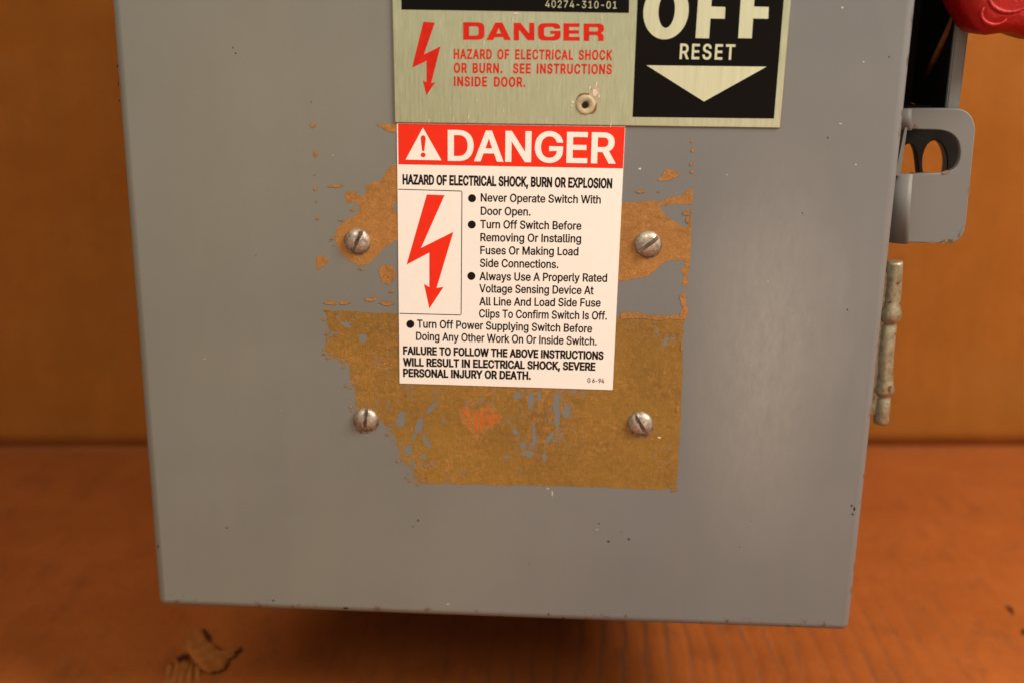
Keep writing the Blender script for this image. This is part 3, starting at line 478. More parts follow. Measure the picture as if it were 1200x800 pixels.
'7,109,287],[106,287,102,287,114,322],[131,347,152,362,174,377],[199,384,227,384,253,384],[276,379,295,369,314,358],[330,342,341,321,352,299],[357,273,357,240,357,160],[357,80,357,0',
',337,0],[316,0,296,0,296,78],[296,157,296,235,296,265],[288,288,273,304,258,321],[237,329,210,329,192,329],[175,325,161,317,146,309],[135,298,126,283,118,267]]]],"o":[415,[[[242,-8',
',207,-8,173,-8],[143,0,117,16,91,33],[71,56,56,85,41,114],[34,149,34,187,34,227],[41,262,56,291,71,321],[91,343,117,360,143,376],[173,384,207,384,242,384],[273,376,299,360,325,343]',
',[345,321,359,291,374,262],[381,227,381,187,381,149],[374,114,359,85,345,56],[325,33,299,16,273,0]],[[182,46,207,46,233,46],[254,53,270,66,287,79],[299,96,307,117,315,139],[319,162',
',319,187,319,213],[315,236,307,258,299,280],[287,297,270,310,254,323],[233,330,207,330,182,330],[161,323,145,310,129,297],[116,280,108,258,100,237],[96,213,96,187,96,162],[100,139,',
'108,117,116,96],[129,79,145,66,161,53]]]],"p":[424,[[[73,-143,53,-143,53,31],[53,205,53,379,72,379],[92,379,112,379,112,359],[112,339,112,319,114,319],[116,319,118,319,123,327],[12',
'9,336,137,346,145,356],[157,365,171,373,186,381],[205,384,229,384,261,384],[289,376,313,361,337,345],[356,322,370,293,383,263],[390,229,390,189,390,149],[383,114,370,84,356,55],[33',
'7,32,313,16,289,0],[261,-8,229,-8,206,-8],[187,-4,173,4,158,12],[146,21,138,31,130,42],[123,51,118,59,117,59],[115,59,114,59,114,-8],[114,-76,114,-143,93,-143]],[[197,47,220,47,244',
',47],[263,53,279,66,295,78],[308,95,316,117,324,138],[328,162,328,189,328,216],[324,240,316,261,308,282],[296,299,280,311,264,324],[244,330,220,330,197,330],[177,324,161,312,145,30',
'0],[133,284,125,263,117,242],[113,217,113,189,113,161],[117,136,125,115,133,94],[146,77,162,65,178,53]]]],"r":[259,[[[73,0,53,0,53,126],[53,253,53,379,72,379],[92,379,112,379,112,3',
'60],[112,340,112,321,113,321],[114,321,115,321,122,340],[135,355,152,367,170,379],[190,385,213,385,218,385],[223,385,229,384,235,384],[240,384,243,384,243,363],[243,343,243,322,242',
',323],[237,323,230,324,223,325],[215,326,207,326,189,326],[173,322,159,315,145,307],[134,297,126,284,118,270],[114,255,114,237,114,158],[114,79,114,0,93,0]]]],"s":[365,[[[211,-8,18',
'2,-8,156,-8],[133,-4,112,3,92,11],[75,23,62,38,49,53],[40,72,36,94,55,98],[74,102,94,107,99,86],[109,70,124,60,139,50],[158,45,181,45,208,45],[229,51,244,62,260,74],[268,87,268,103',
',268,116],[263,127,254,136,245,144],[231,151,212,155,191,160],[170,165,149,170,115,178],[89,191,72,208,55,225],[47,247,47,274,47,296],[53,315,65,332,77,348],[94,361,115,370,136,380',
'],[160,384,187,384,213,384],[235,380,254,372,272,365],[287,353,299,339,310,325],[319,309,324,290,305,286],[287,281,268,277,263,292],[255,304,243,316,230,327],[212,333,187,333,165,3',
'33],[146,327,131,317,116,306],[109,293,109,277,109,263],[114,252,124,243,134,235],[150,228,172,223,191,218],[210,214,229,209,264,201],[290,188,306,171,323,154],[331,133,331,107,331',
',84],[325,64,312,47,300,30],[282,16,260,6,237,-3]]]],"t":[227,[[[138,379,204,379,204,362],[204,344,204,327,138,327],[72,327,6,327,6,344],[6,362,6,379,72,379]],[[65,345,65,471,85,47',
'1],[106,471,126,471,126,347],[126,222,126,98,126,81],[129,69,136,61,143,54],[154,50,170,50,174,50],[179,50,185,51,191,52],[197,53,202,54,206,36],[209,19,213,2,207,0],[200,-2,192,-3',
',184,-4],[176,-4,168,-4,136,-4],[110,4,92,21,74,38],[65,62,65,93,65,219]]]],"u":[410,[[[211,-5,182,-5,157,-5],[134,0,115,11,95,21],[80,37,69,59,58,80],[53,107,53,139,53,219],[53,29',
'9,53,379,73,379],[93,379,114,379,114,301],[114,222,114,144,114,114],[121,91,137,75,152,58],[173,50,200,50,218,50],[235,54,249,62,264,70],[275,81,283,97,292,112],[296,131,296,153,29',
'6,228],[296,304,296,379,316,379],[337,379,357,379,357,253],[357,126,357,0,337,0],[318,0,298,0,298,31],[298,61,298,92,301,92],[304,92,307,92,295,57],[279,32,257,17,235,2]]]],"v":[38',
'9,[[[184,0,163,0,114,126],[66,253,17,379,40,379],[62,379,84,379,111,305],[138,230,165,155,174,132],[181,110,187,87,193,64],[199,42,206,21,198,21],[191,21,184,21,191,42],[197,64,203',
',87,209,110],[216,132,224,155,251,230],[278,305,305,379,327,379],[349,379,371,379,323,253],[275,126,226,0,205,0]]]],"w":[567,[[[158,0,138,0,99,126],[61,253,23,379,44,379],[66,379,8',
'7,379,103,324],[118,269,133,214,140,191],[147,165,154,137,161,108],[168,76,175,41,172,41],[168,41,165,41,172,75],[179,106,186,135,193,163],[199,190,206,214,221,269],[237,324,252,37',
'9,273,379],[295,379,316,379,332,324],[347,269,362,214,368,190],[375,164,382,136,388,107],[395,76,402,41,399,41],[395,41,391,41,399,75],[406,107,413,135,420,164],[427,190,434,214,44',
'9,269],[465,324,480,379,502,379],[523,379,545,379,506,253],[468,126,429,0,409,0],[389,0,368,0,352,57],[335,114,319,172,314,189],[309,207,305,225,300,243],[295,261,291,280,286,299],',
'[281,318,277,338,281,338],[286,338,291,338,286,319],[281,299,277,280,272,261],[267,243,263,225,258,206],[253,189,248,172,231,114],[215,57,199,0,178,0]]]],"y":[389,[[[51,-140,47,-13',
'9,52,-121],[57,-103,61,-86,65,-86],[68,-87,71,-87,83,-90],[94,-91,104,-89,114,-87],[122,-82,130,-74,138,-66],[145,-53,151,-36,155,-24],[159,-13,163,-1,114,126],[66,252,17,379,40,37',
'9],[62,379,84,379,111,305],[138,230,165,155,174,132],[181,109,187,87,193,64],[199,42,206,21,198,21],[191,21,184,21,190,42],[196,64,202,87,209,110],[216,132,224,155,251,230],[278,30',
'5,305,379,327,379],[349,379,371,379,316,234],[260,88,204,-58,196,-78],[187,-94,177,-107,166,-120],[153,-129,139,-136,125,-142],[109,-145,91,-145,81,-145],[72,-144,65,-143,57,-142]]',
']]," ":[188,[]]}',
))
G = json.loads(GLYPHS)
G['I'] = [185, [[[60, 0, 60, 0, 60, 170], [60, 339, 60, 509, 60, 509], [125, 509, 125, 509, 125, 339], [125, 170, 125, 0, 125, 0]]]]
CAPH = 509.0
def area2(sp): return sum(a[2]*b[3]-b[2]*a[3] for a, b in zip(sp, sp[1:]+sp[:1]))/2
def inside(pt, sp):
    x, y = pt; c = False
    for a, b in zip(sp, sp[1:]+sp[:1]):
        if (a[3] > y) != (b[3] > y) and x < (b[2]-a[2])*(y-a[3])/(b[3]-a[3]) + a[2]: c = not c
    return c
_gc = {}
def sample(sp, n=5):
    out = []
    for i, a in enumerate(sp):
        b = sp[(i+1) % len(sp)]
        p0, p1, p2, p3 = (a[2], a[3]), (a[4], a[5]), (b[0], b[1]), (b[2], b[3])
        L = math.dist(p0, p3)
        flat = L < 1e-6 or (abs((p3[0]-p0[0])*(p1[1]-p0[1])-(p3[1]-p0[1])*(p1[0]-p0[0]))/L < 1.0 and abs((p3[0]-p0[0])*(p2[1]-p0[1])-(p3[1]-p0[1])*(p2[0]-p0[0]))/L < 1.0)
        for k in range(1 if flat else n):
            t = k/n; u = 1-t
            q = tuple(u**3*p0[j]+3*u*u*t*p1[j]+3*u*t*t*p2[j]+t**3*p3[j] for j in (0, 1))
            if not out or math.dist(out[-1], q) > 0.5: out.append(q)
    if math.dist(out[0], out[-1]) < 0.5: out.pop()
    return out
KX = 1.35
def grow(L, d):                   # offset outward (to the right of travel for d > 0), mitred
    out = []
    n = len(L)
    for i in range(n):
        a, b, c = Vector(L[i-1]), Vector(L[i]), Vector(L[(i+1) % n])
        u, v = (b-a).normalized(), (c-b).normalized()
        n1, n2 = Vector((u.y, -u.x)), Vector((v.y, -v.x)); m = n1+n2
        if m.length < 1e-3: out.append((b.x+n1.x*d*KX, b.y+n1.y*d)); continue
        m.normalize(); k = max(0.45, m.dot(n1))
        w_ = m*d/k; out.append((b.x+w_.x*KX, b.y+w_.y))
    return out
def glyph(ch, off):
    k = (ch, off)
    if k not in _gc:
        sps = [sample(s_) for s_ in G[ch][1]]
        if not sps: _gc[k] = ([], []); return _gc[k]
        ar = lambda L: sum(a[0]*b[1]-b[0]*a[1] for a, b in zip(L, L[1:]+L[:1]))/2
        sg = 1 if ar(max(sps, key=lambda L: abs(ar(L)))) > 0 else -1
        if off: sps = [grow(L, off*sg) for L in sps]
        _gc[k] = fill(sps, True)
    return _gc[k]
def text_into(bm, s, x0, y0, x1, y1, cap, off=0.0, y=0.0, space=1.0, track=0.0):
    """word from pixel (x0,y0) to (x1,y1) along its baseline, capital height cap px, on the plane at depth y"""
    P0, P1 = D(x0, y0, y), D(x1, y1, y); H = (D(x0, y0, y)-D(x0, y0-cap, y)).length
    xs = []; pen = 0; lo = 1e9; hi = -1e9; parts = []
    for ch in s:
        vs, fs = glyph(ch, off)
        if vs: parts.append((pen, vs, fs)); lo = min(lo, min(v[0] for v in vs)+pen); hi = max(hi, max(v[0] for v in vs)+pen)
        pen += G[ch][0]*(space if ch == ' ' else 1.0) + track
    ux = (P1-P0)/(hi-lo); uz = Vector((0, 0, 1))*((H)/(CAPH+2*off))
    for pen, vs, fs in parts:
        nv = [bm.verts.new(P0 + ux*(v[0]+pen-lo) + uz*(v[1]+off)) for v in vs]
        for f in fs: bm.faces.new([nv[k] for k in f])
def poly_into(bm, splines, y):
    V, Fc = fill(splines)
    nv = [bm.verts.new((a, y, b)) for a, b in V]
    for f in Fc: bm.faces.new([nv[k] for k in f])

# ================================================================== setting
wl = F(0, 524.5); wr = F(1200, 522.5)
wd = (wr-wl).normalized(); wn = Vector((-wd.y, wd.x, 0))
bm = bmesh.new()                                    # wall: one sheet, gently uneven
A = wl - wd*1.1; B = wr + wd*1.1; NX, NZ = 60, 24
vs = []
for j in range(NZ+1):
    for i in range(NX+1):
        t = i/NX; z = ZF + 0.0014 + 1.1*(j/NZ)**1.5
        vs.append(bm.verts.new(A.lerp(B, t) - Vector((0, 0, A.z)) + Vector((0, 0, z)) + wn*(0.0016*math.sin(7*t+j*0.7)*min(1, j/3) + 0.0012*(j % 5 == 0 and j > 0)*(0.5+0.5*math.sin(23*t+j)))))
for j in range(NZ):
    for i in range(NX): bm.faces.new((vs[j*(NX+1)+i], vs[j*(NX+1)+i+1], vs[(j+1)*(NX+1)+i+1], vs[(j+1)*(NX+1)+i]))
res = bmesh.ops.solidify(bm, geom=bm.faces[:], thickness=-0.004)
wall = bm_link('back_wall', bm, M_wall, None, True); wall['kind'] = 'structure'; wall['label'] = 'brown cardboard sheet standing upright behind the switch box'

TC = F(238, 766)                                    # place of the torn spot
def floor_h(x, y):
    h = 0.0
    if y < 0.20 and 0.02 < x < 0.345:
        m = min(1, (0.20-y)*12)*min(1, (x-0.02)*25)*min(1, (0.345-x)*16)
        h -= 0.00035*m*max(0, math.sin(2*math.pi*(x+0.0008*math.sin(y*60))/0.0096))**2
    dx, dy = x-TC.x, y-TC.y
    h -= 0.0022*math.exp(-((dx+0.004)**2/0.00012 + (dy+0.006)**2/0.00016))*(0.6+0.4*math.sin(dx*900))
    return h
bm = bmesh.new()
xs = [-1.2, -0.6, -0.3, -0.2] + [-0.14+0.0013*i for i in range(400)] + [0.45, 0.6, 0.9, 1.6]
ys = [-1.6, -0.8, -0.3] + [-0.08+0.0026*i for i in range(115)] + [0.24, 0.3, 0.42, 0.8]
vs = [[bm.verts.new((x, y, ZF+floor_h(x, y))) for x in xs] for y in ys]
for a, b in zip(vs, vs[1:]):
    for i in range(len(xs)-1): bm.faces.new((a[i], a[i+1], b[i+1], b[i]))
bmesh.ops.recalc_face_normals(bm, faces=bm.faces[:])
floor = bm_link('floor', bm, M_floor, None, True); floor['kind'] = 'structure'; floor['label'] = 'orange brown cardboard sheet lying flat under the switch box'

# torn paper curled up from the floor sheet
def flap(pts, lift, curl, th=0.0007):
    """pts px outline on the floor; lifted along its length"""
    P = [F(a, b) for a, b in pts]
    me = curve_mesh([[(p.x, p.y) for p in P]])
    bm = bmesh.new(); bm.from_mesh(me); bpy.data.meshes.remove(me)
    bmesh.ops.triangulate(bm, faces=bm.faces[:]); bmesh.ops.subdivide_edges(bm, edges=bm.edges[:], cuts=3, use_grid_fill=True)
    c = sum(P, Vector())/len(P)
    for v in bm.verts:
        d = (v.co.xy-c.xy); t = d.x*curl[0]+d.y*curl[1]
        v.co.z = ZF + 0.0005 + lift*(max(0, 0.5+t/0.02))**1.6 + 0.0005*math.sin(v.co.x*700)*math.cos(v.co.y*500)
    bmesh.ops.solidify(bm, geom=bm.faces[:], thickness=th)
    return bm
bm_link('torn_flap', flap(rough_poly([(218, 752), (226, 742), (236, 737), (245, 750), (262, 764), (276, 764), (268, 776), (258, 788), (246, 792), (234, 782), (222, 768)], 0.8), 0.0008, (0.3, -0.9), 0.0004), M_torn, floor, True)
bm = bmesh.new()                                    # bared flutes beside it
for k, (x0, x1) in enumerate(((200, 186), (207, 194), (214, 202), (221, 211), (228, 220), (235, 229))):
    pp = [F(x0+(x1-x0)*t+3*math.sin(t*3+k), 774-abs(k-2)*-1.2+34*t)+Vector((0, 0, -0.0009)) for t in [i/8 for i in range(9)]]
    tube(bm, pp, [0.0014+0.0003*math.sin(i*1.3+k) for i in range(9)], 8)
bm_link('bared_flutes', bm, M_torn, floor, True)['kind'] = 'stuff'
bm = bmesh.new()
for pts in ([(262, 776), (266, 769), (276, 764), (284, 759), (279, 767), (270, 773)], [(206, 772), (214, 768), (224, 769), (216, 771), (209, 776)],
            [(1178, 709), (1184, 712), (1188, 721), (1186, 721), (1182, 715)], [(236, 737), (243, 741), (248, 751), (244, 752), (239, 745)], [(1197, 737), (1201, 738), (1201, 745), (1198, 744)]):
    me = curve_mesh([[(F(a, b).x, F(a, b).y) for a, b in rough_poly(pts, 0.6)]])
    nv = [bm.verts.new((v.co.x, v.co.y, ZF+0.0008)) for v in me.vertices]
    for p in me.polygons: bm.faces.new([nv[k] for k in p.vertices])
o = bm_link('floor_tears', bm, M_tear, floor); o['kind'] = 'stuff'

# ================================================================== the switch box
R = bpy.data.objects.new('safety_switch', None); COL.objects.link(R); R.location = BASE; R.empty_display_size = 0.05
R['label'] = 'grey painted steel electrical safety switch box with danger labels and red handle'; R['category'] = 'switch box'
W, H = 0.25, 0.40
bm = bmesh.new()                                    # body
vv = box(bm, (0.006, 0.021, 0.004), (0.240, 0.160, H-0.008))
bmesh.ops.bevel(bm, geom=[e for e in bm.edges if abs(e.verts[0].co.z-e.verts[1].co.z) > 0.1], offset=0.004, segments=3, affect='EDGES')
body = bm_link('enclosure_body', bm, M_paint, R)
bm = bmesh.new(); box(bm, (0.045, 0.125, ZF), (0.205, 0.158, 0.004)); bmesh.ops.bevel(bm, geom=bm.edges[:], offset=0.002, segments=2, affect='EDGES')
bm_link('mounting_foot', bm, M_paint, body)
bm = bmesh.new()                                    # door: folded sheet with rounded edges
box(bm, (0, 0, 0), (W, 0.019, H))
fe = [e for e in bm.edges if not (e.verts[0].co.y > 0.01 and e.verts[1].co.y > 0.01)]
bmesh.ops.bevel(bm, geom=fe, offset=0.0030, segments=5, affect='EDGES', profile=0.5)
for v in bm.verts:                                 # lower lip dips a little towards the hinge side
    if v.co.z < 0.01: v.co.z -= 0.0012+0.0009*v.co.x/W
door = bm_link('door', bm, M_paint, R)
for p in door.data.polygons: p.use_smooth = p.area < 0.004
bm = bmesh.new(); box(bm, (0.0035, 0.0191, 0.0035), (W-0.0035, 0.0208, H-0.0035)); bm_link('door_gasket', bm, M_dark, door)

# glue left where an older label was peeled away
YR = -0.00006
big = rough_poly([(380, 364), (400, 364), (430, 366), (467, 367), (560, 369), (720, 371), (801, 371), (800, 420), (798, 470), (796, 520), (793, 573), (740, 572), (640, 569), (560, 567), (495, 566),
       (488, 562), (483, 557), (486, 551), (478, 546), (470, 541), (467, 525), (463, 510), (455, 503), (447, 492), (432, 488), (418, 478), (416, 453), (411, 450), (410, 427), (398, 424), (389, 418), (381, 410),
       (382, 395), (397, 393), (395, 389), (387, 387), (382, 379), (384, 372)], 0.30, 3)
holes = [blob(425, 396, 5, 5), blob(405, 380, 7, 3.5, 0.3), blob(396, 371, 3, 1.6), blob(470, 491, 6, 9), blob(478, 527, 5.5, 7), blob(492, 498, 5, 9, 0.3), blob(499, 516, 4, 9, -0.3), blob(506, 477, 9, 2.6, -0.8),
         blob(606, 463, 6, 4), blob(622, 470, 3.4, 10), blob(652.5, 480, 3.6, 24, 0.0, 14, 0.2), blob(645, 511, 8, 3, -0.9), blob(664, 482, 4, 10), blob(626, 511, 2.6, 16, 0, 12), blob(613, 521, 4.5, 4), blob(617, 531, 9, 3.5),
         blob(632, 463, 2.2, 9), blob(482, 541, 4, 3), blob(638, 534, 2.6, 5), blob(500, 545, 3, 2.2), blob(520, 492, 2.2, 3), blob(604, 505, 3, 4), blob(594, 535, 3.5, 2.5), blob(497, 534, 3, 4), blob(486, 510, 2.5, 3.5)]
_pk = [0]
def patch(name, pts, mat, hs=()):
    _pk[0] += 1; YR = -0.00002-0.000012*_pk[0]
    return plate(name, [xz(pts)]+[xz(rough_poly(h, 0.5, 2)) for h in hs], YR, 0.0, mat, door)
def crumbs(pts, n, inward):      # small flakes scattered along an outline
    out = []
    for k in range(n):
        i = random.randrange(len(pts)); p = Vector(pts[i]); d = (Vector(pts[(i+1) % len(pts)])-Vector(pts[i-1])).normalized(); nn = Vector((-d.y, d.x))*inward
        q = p+nn*random.uniform(1.5, 6.5); r = random.uniform(0.5, 1.5)
        out.append((q.x, q.y, r*random.uniform(0.7, 1.8), r))
    return out
left = [p for p in big if p[0] < 505 and 371 < p[1] < 568]
hl = holes+[blob(a, b, c_, d_, 0, 6) for a, b, c_, d_ in crumbs(left, 45, 1) + [(random.gauss(485, 12), random.gauss(515, 16), random.uniform(0.6, 2), random.uniform(0.6, 2)) for k in range(26)] + [(random.gauss(632, 22), random.gauss(492, 24), random.uniform(0.5, 1.5), random.uniform(0.8, 3.5)) for k in range(38)] + [(random.uniform(396, 466), random.uniform(376, 440), random.uniform(0.5, 1.6), random.uniform(0.5, 1.4)) for k in range(22)]]
patch('glue_patch', big, M_res_lo, hl)
B1 = [(470, 190), (460, 194), (452, 201), (446, 212), (437, 214), (427, 219), (430, 226), (423, 231), (417, 224), (407, 224), (404, 230), (407, 239), (416, 237), (422, 242), (420, 249), (414, 254), (405, 259), (395, 267), (392, 277),
      (396, 290), (405, 302), (420, 311), (430, 310), (442, 300), (450, 290), (460, 284), (470, 282), (470, 254), (463, 250), (461, 242), (464, 236), (470, 234)]
patch('glue_patch', rough_poly(B1, 0.4, 3), M_res_up)
C1 = [(724, 238), (750, 236), (772, 236), (790, 231), (800, 229), (807, 221), (811, 219), (812, 228), (811, 240), (790, 239), (772, 242), (779, 252), (790, 259), (800, 267), (807, 264), (809, 245), (811, 245), (810, 270), (809, 300),
      (807, 318), (806, 330), (804, 337), (799, 334), (802, 322), (797, 316), (803, 312), (802, 305), (785, 305), (775, 310), (767, 318), (758, 325), (740, 327), (720, 331)]
patch('glue_patch', rough_poly(C1, 0.28, 3), M_res_up)
for pts in ([(371, 300), (378, 300), (385, 307), (380, 312), (373, 317), (371, 310)], [(443, 317), (450, 310), (461, 311), (464, 325), (456, 334), (447, 331)], [(440, 145), (464, 145), (465, 156), (455, 154), (449, 150)],
            [(770, 212), (776, 206), (780, 199), (790, 200), (798, 205), (786, 211)], [(797, 346), (801, 343), (804, 344), (804, 372), (797, 372), (801, 360)], [(728, 366), (752, 367), (768, 369), (790, 369), (804, 371), (804, 374), (728, 374)]):
    patch('glue_patch', rough_poly(pts, 0.5, 3), M_res_up)
bm = bmesh.new()
fl = [(367, 147, 3, 3), (370, 180, 2.5, 3.5), (394, 218, 8, 1.8), (370, 221, 2, 2.2), (372, 256, 2, 2), (413, 246, 3, 1.5), (388, 355, 8, 1.8), (404, 355, 6, 2.0), (434, 351, 7, 2.2), (455, 355, 10, 2.6), (750, 225, 6, 1.8), (772, 225, 1.5, 1.5),
      (810, 192, 2, 2), (811, 201, 2.2, 2.2), (812, 176, 1.8, 3), (811, 166, 1.4, 2), (805, 250, 4, 3), (806, 258, 2, 4), (383, 363, 4, 1.4), (371, 236, 1, 1.4), (369, 205, 1, 1), (459, 341, 3, 1.5), (790, 574, 4, 1.5), (794, 480, 1.6, 4), (799, 405, 1.5, 5)]
for fi, (a, b, rx, ry) in enumerate(fl + [q for q in crumbs([(p[0], p[1]) for p in left], 40, -1)] + crumbs([(392, 277), (396, 290), (405, 259), (410, 240), (427, 219), (446, 212), (420, 311)], 14, -1)): poly_into(bm, [xz(rough_poly(blob(a, b, rx, ry, 0, 8, 0.35), 0.6, 1))], -0.00015-fi*2e-6)
o = bm_link('glue_flecks', bm, M_res_up, door); o['kind'] = 'stuff'
# what is left of a printed emblem in the glue
plate('emblem_remnant', [xz(rough_poly([(537, 478), (545, 475), (553, 480), (570, 476), (580, 477), (588, 485), (587, 495), (574, 500), (568, 506), (559, 511), (549, 503), (541, 495)], 0.35, 3))], -0.00009, 0.0, M_res_up, door)
bm = bmesh.new()
for pts in ([(556, 480), (561, 479), (561, 505), (556.5, 505)], [(562.5, 480), (567, 480), (567, 487), (576, 487.5), (577, 483), (584, 485), (585, 491), (578, 497), (571, 498), (574, 494), (567, 494), (566.5, 502), (562.5, 504)],
            [(540, 480), (545, 477.5), (551, 484), (552.5, 489), (547, 489), (544, 485)], [(547, 495), (552, 492), (554, 501), (550, 500)], [(567, 478), (574, 477), (575, 481), (569, 483)]):
    poly_into(bm, [xz(rough_poly(pts, 0.35, 2))], -0.00012)
bm_link('emblem_print', bm, M_logo, door)
# chips and pits in the paint
bm = bmesh.new()
for a, b, rx, ry in [(490, 609, 1.6, 1.6), (484, 616, 1.0, 1.0), (737, 631, 1.8, 1.4), (713, 634, 2.4, 1.2), (728, 623, 1, 1), (702, 613, 1.6, 0.9), (266, 618, 1.3, 1.3), (273, 56, 0.8, 2.0), (276, 63, 1.3, 1.3), (998, 592, 1.6, 2.6), (1001, 596, 1.6, 3),
                     (999, 602, 2.2, 1.3), (137.5, 78, 1.1, 3), (139, 98, 0.9, 3), (140, 118, 0.9, 2), (970, 162, 1, 2), (993, 363, 1, 1.6), (867, 640, 0.9, 0.9), (405, 712, 4, 1.4), (643, 719, 1.3, 2.0), (660, 723, 2.4, 1), (320, 703, 1.4, 1.4), (1042, 67, 1, 1.4),
                     (185, 640, 0.9, 2.6), (215, 697, 1.0, 0.8), (940, 250, 0.8, 1.2), (300, 300, 0.8, 0.8), (880, 610, 0.9, 0.7), (365, 120, 0.8, 1.0), (620, 660, 0.8, 0.8)]:
    poly_into(bm, [xz(blob(a, b, rx*0.72, ry*0.72, 0, 9, 0.4))], -0.00004)
o = bm_link('paint_chips', bm, M_dark, door); o['kind'] = 'stuff'
bm = bmesh.new()
for a, b, rx, ry in [(987, 9, 1.4, 1.4), (1012, 73, 1.2, 1.2), (1003, 193, 1.2, 0.9), (750, 198, 2, 1.6), (647, 578, 0.8, 5), (642, 572, 1.6, 0.8), (700, 620, 1.6, 0.9), (773, 512, 3, 1.3), (390, 182, 0.9, 0.9), (525, 707, 2.4, 0.7), (852, 205, 0.8, 0.8), (985, 145, 2.5, 0.7),
                     (240, 420, 0.8, 0.8), (330, 480, 0.7, 0.7), (900, 330, 0.8, 0.8)]:
    poly_into(bm, [xz(blob(a, b, rx*0.75, ry*0.75, 0, 9, 0.4))], -0.00009)
o = bm_link('paint_flecks', bm, M_pale, door); o['kind'] = 'stuff'

# ------------------------------------------------------------------ nameplate
YN = -0.0007
def vline(p, q, y): return p[0]+(q[0]-p[0])*(y-p[1])/(q[1]-p[1])
TL, BL_, BR_, TR = (459.7, 0), (462.6, 144), (914.3, 150), (927, 0)
TOPY = -150
npl = plate('nameplate', [xz([(vline(TL, BL_, TOPY), TOPY), BL_, BR_, (vline(TR, BR_, TOPY), TOPY)], YN)], YN, 0.0007, M_alu, R, 0.00028)
Y1 = YN-0.00006; Y2 = YN-0.00012
plate('black_panel', [xz([(468, TOPY+12), (470.5, 11.5), (737, 15.5), (741, TOPY+12)], Y1)], Y1, 0.0, M_black, npl)
plate('black_panel', [xz([(753, TOPY+12), (741.3, 137.3), (907, 139.3), (930, TOPY+12)], Y1)], Y1, 0.0, M_black, npl)
bm = bmesh.new(); text_into(bm, "40274-310-01", 639, 9.0, 722.5, 10.4, 8.4, 0, Y2, 1, 70); bm_link('part_number', bm, M_alul, npl)
# OFF in heavy geometric capitals
bm = bmesh.new()
def ell(cx, cy, rx, ry, n=48, lean=0.0): return [(cx+rx*math.cos(2*math.pi*i/n)-lean*ry*math.sin(2*math.pi*i/n), cy+ry*math.sin(2*math.pi*i/n)) for i in range(n)]
poly_into(bm, [xz(ell(780.5, 13.5, 26.6, 33, lean=0.06), Y2), xz(ell(781.3, 12.5, 9.6, 20.5, lean=0.06), Y2)], Y2)
def Fpts(x0, xr, top=-19):   # stem left foot x, bar right
    s = 0.068
    def X(x, y): return x + (45-y)*s
    return [(X(x0, 45), 45), (X(x0+16, 45), 45.3), (X(x0+16, 22), 22), (xr, 22.3), (xr+0.6, 8.5), (X(x0+16, 8), 8), (X(x0+16, -7), -7), (xr+5, -6.6), (xr+6, top), (X(x0, top), top)]
poly_into(bm, [xz(Fpts(815, 849.5), Y2)], Y2); poly_into(bm, [xz(Fpts(865, 900.3), Y2)], Y2)
bm_link('off_lettering', bm, M_alul, npl)
bm = bmesh.new(); text_into(bm, "RESET", 796.3, 69.6, 860.7, 70.6, 18.2, 15, Y2, 1, 95); bm_link('reset_lettering', bm, M_alul, npl)
plate('down_arrow', [xz([(757.5, 76.8), (898.3, 78.5), (825, 119.3)], Y2)], Y2, 0.0, M_alul, npl)
# extended DANGER, squared with chamfered corners
bm = bmesh.new()
def gl(x0, x1, yb, h, loops):
    poly_into(bm, [xz([(x0+(x1-x0)*a/100 + 0.02*(100-b)*h/100*0, yb-h*b/100) for a, b in L], Y1) for L in loops], Y1)
h = 20.4
gl(542.8, 567.6, 46.8, h, [[(0, 0), (72, 0), (88, 4), (97, 14), (100, 28), (100, 72), (97, 86), (88, 96), (72, 100), (0, 100)], [(28, 23), (28, 77), (62, 77), (70, 73), (73, 65), (73, 35), (70, 27), (62, 23)]])
gl(570, 598.8, 47.2, h, [[(0, 0), (27, 0), (34, 17), (67, 17), (74, 0), (100, 0), (65, 100), (36, 100)], [(41, 37), (50.5, 70), (60, 37)]])
gl(602, 626.2, 47.5, h, [[(0, 0), (26, 0), (26, 62), (68, 0), (100, 0), (100, 100), (75, 100), (75, 38), (33, 100), (0, 100)]])
gl(630.5, 657, 47.8, h, [[(28, 0), (72, 0), (88, 4), (97, 14), (100, 26), (100, 56), (54, 56), (54, 38), (74, 38), (74, 32), (70, 25), (62, 22), (38, 22), (30, 26), (27, 34), (27, 66), (30, 74), (38, 78), (62, 78), (70, 75), (73, 68), (99, 68), (98, 84), (89, 96), (72, 100), (28, 100), (12, 96), (3, 86), (0, 72), (0, 28), (3, 14), (12, 4)]])
gl(660.3, 679.3, 48.0, h, [[(0, 0), (100, 0), (100, 22), (35, 22), (35, 40), (96, 40), (96, 60), (35, 60), (35, 79), (99, 79), (99, 100), (0, 100)]])
gl(684, 708, 48.3, h, [[(0, 0), (27, 0), (27, 34), (60, 34), (68, 30), (71, 22), (71, 0), (98, 0), (98, 26), (94, 38), (84, 46), (94, 52), (99, 62), (99, 80), (94, 93), (80, 100), (0, 100)], [(27, 55), (27, 79), (64, 79), (70, 76), (71, 67), (70, 58), (64, 55)]])
text_into(bm, "HAZARD OF ELECTRICAL SHOCK", 531.7, 69.4, 717.5, 70.8, 11.8, 24, Y1, 1.6, 80)
text_into(bm, "OR BURN.  SEE INSTRUCTIONS", 531.8, 85.7, 716.8, 87.3, 11.8, 24, Y1, 1.6, 80)
text_into(bm, "INSIDE DOOR.", 531.9, 101.3, 615.6, 102.3, 11.6, 24, Y1, 1.9, 80)
bm_link('red_lettering', bm, M_redink, npl)
c1 = lambda p: (450+p[0]/4, p[1]/4)
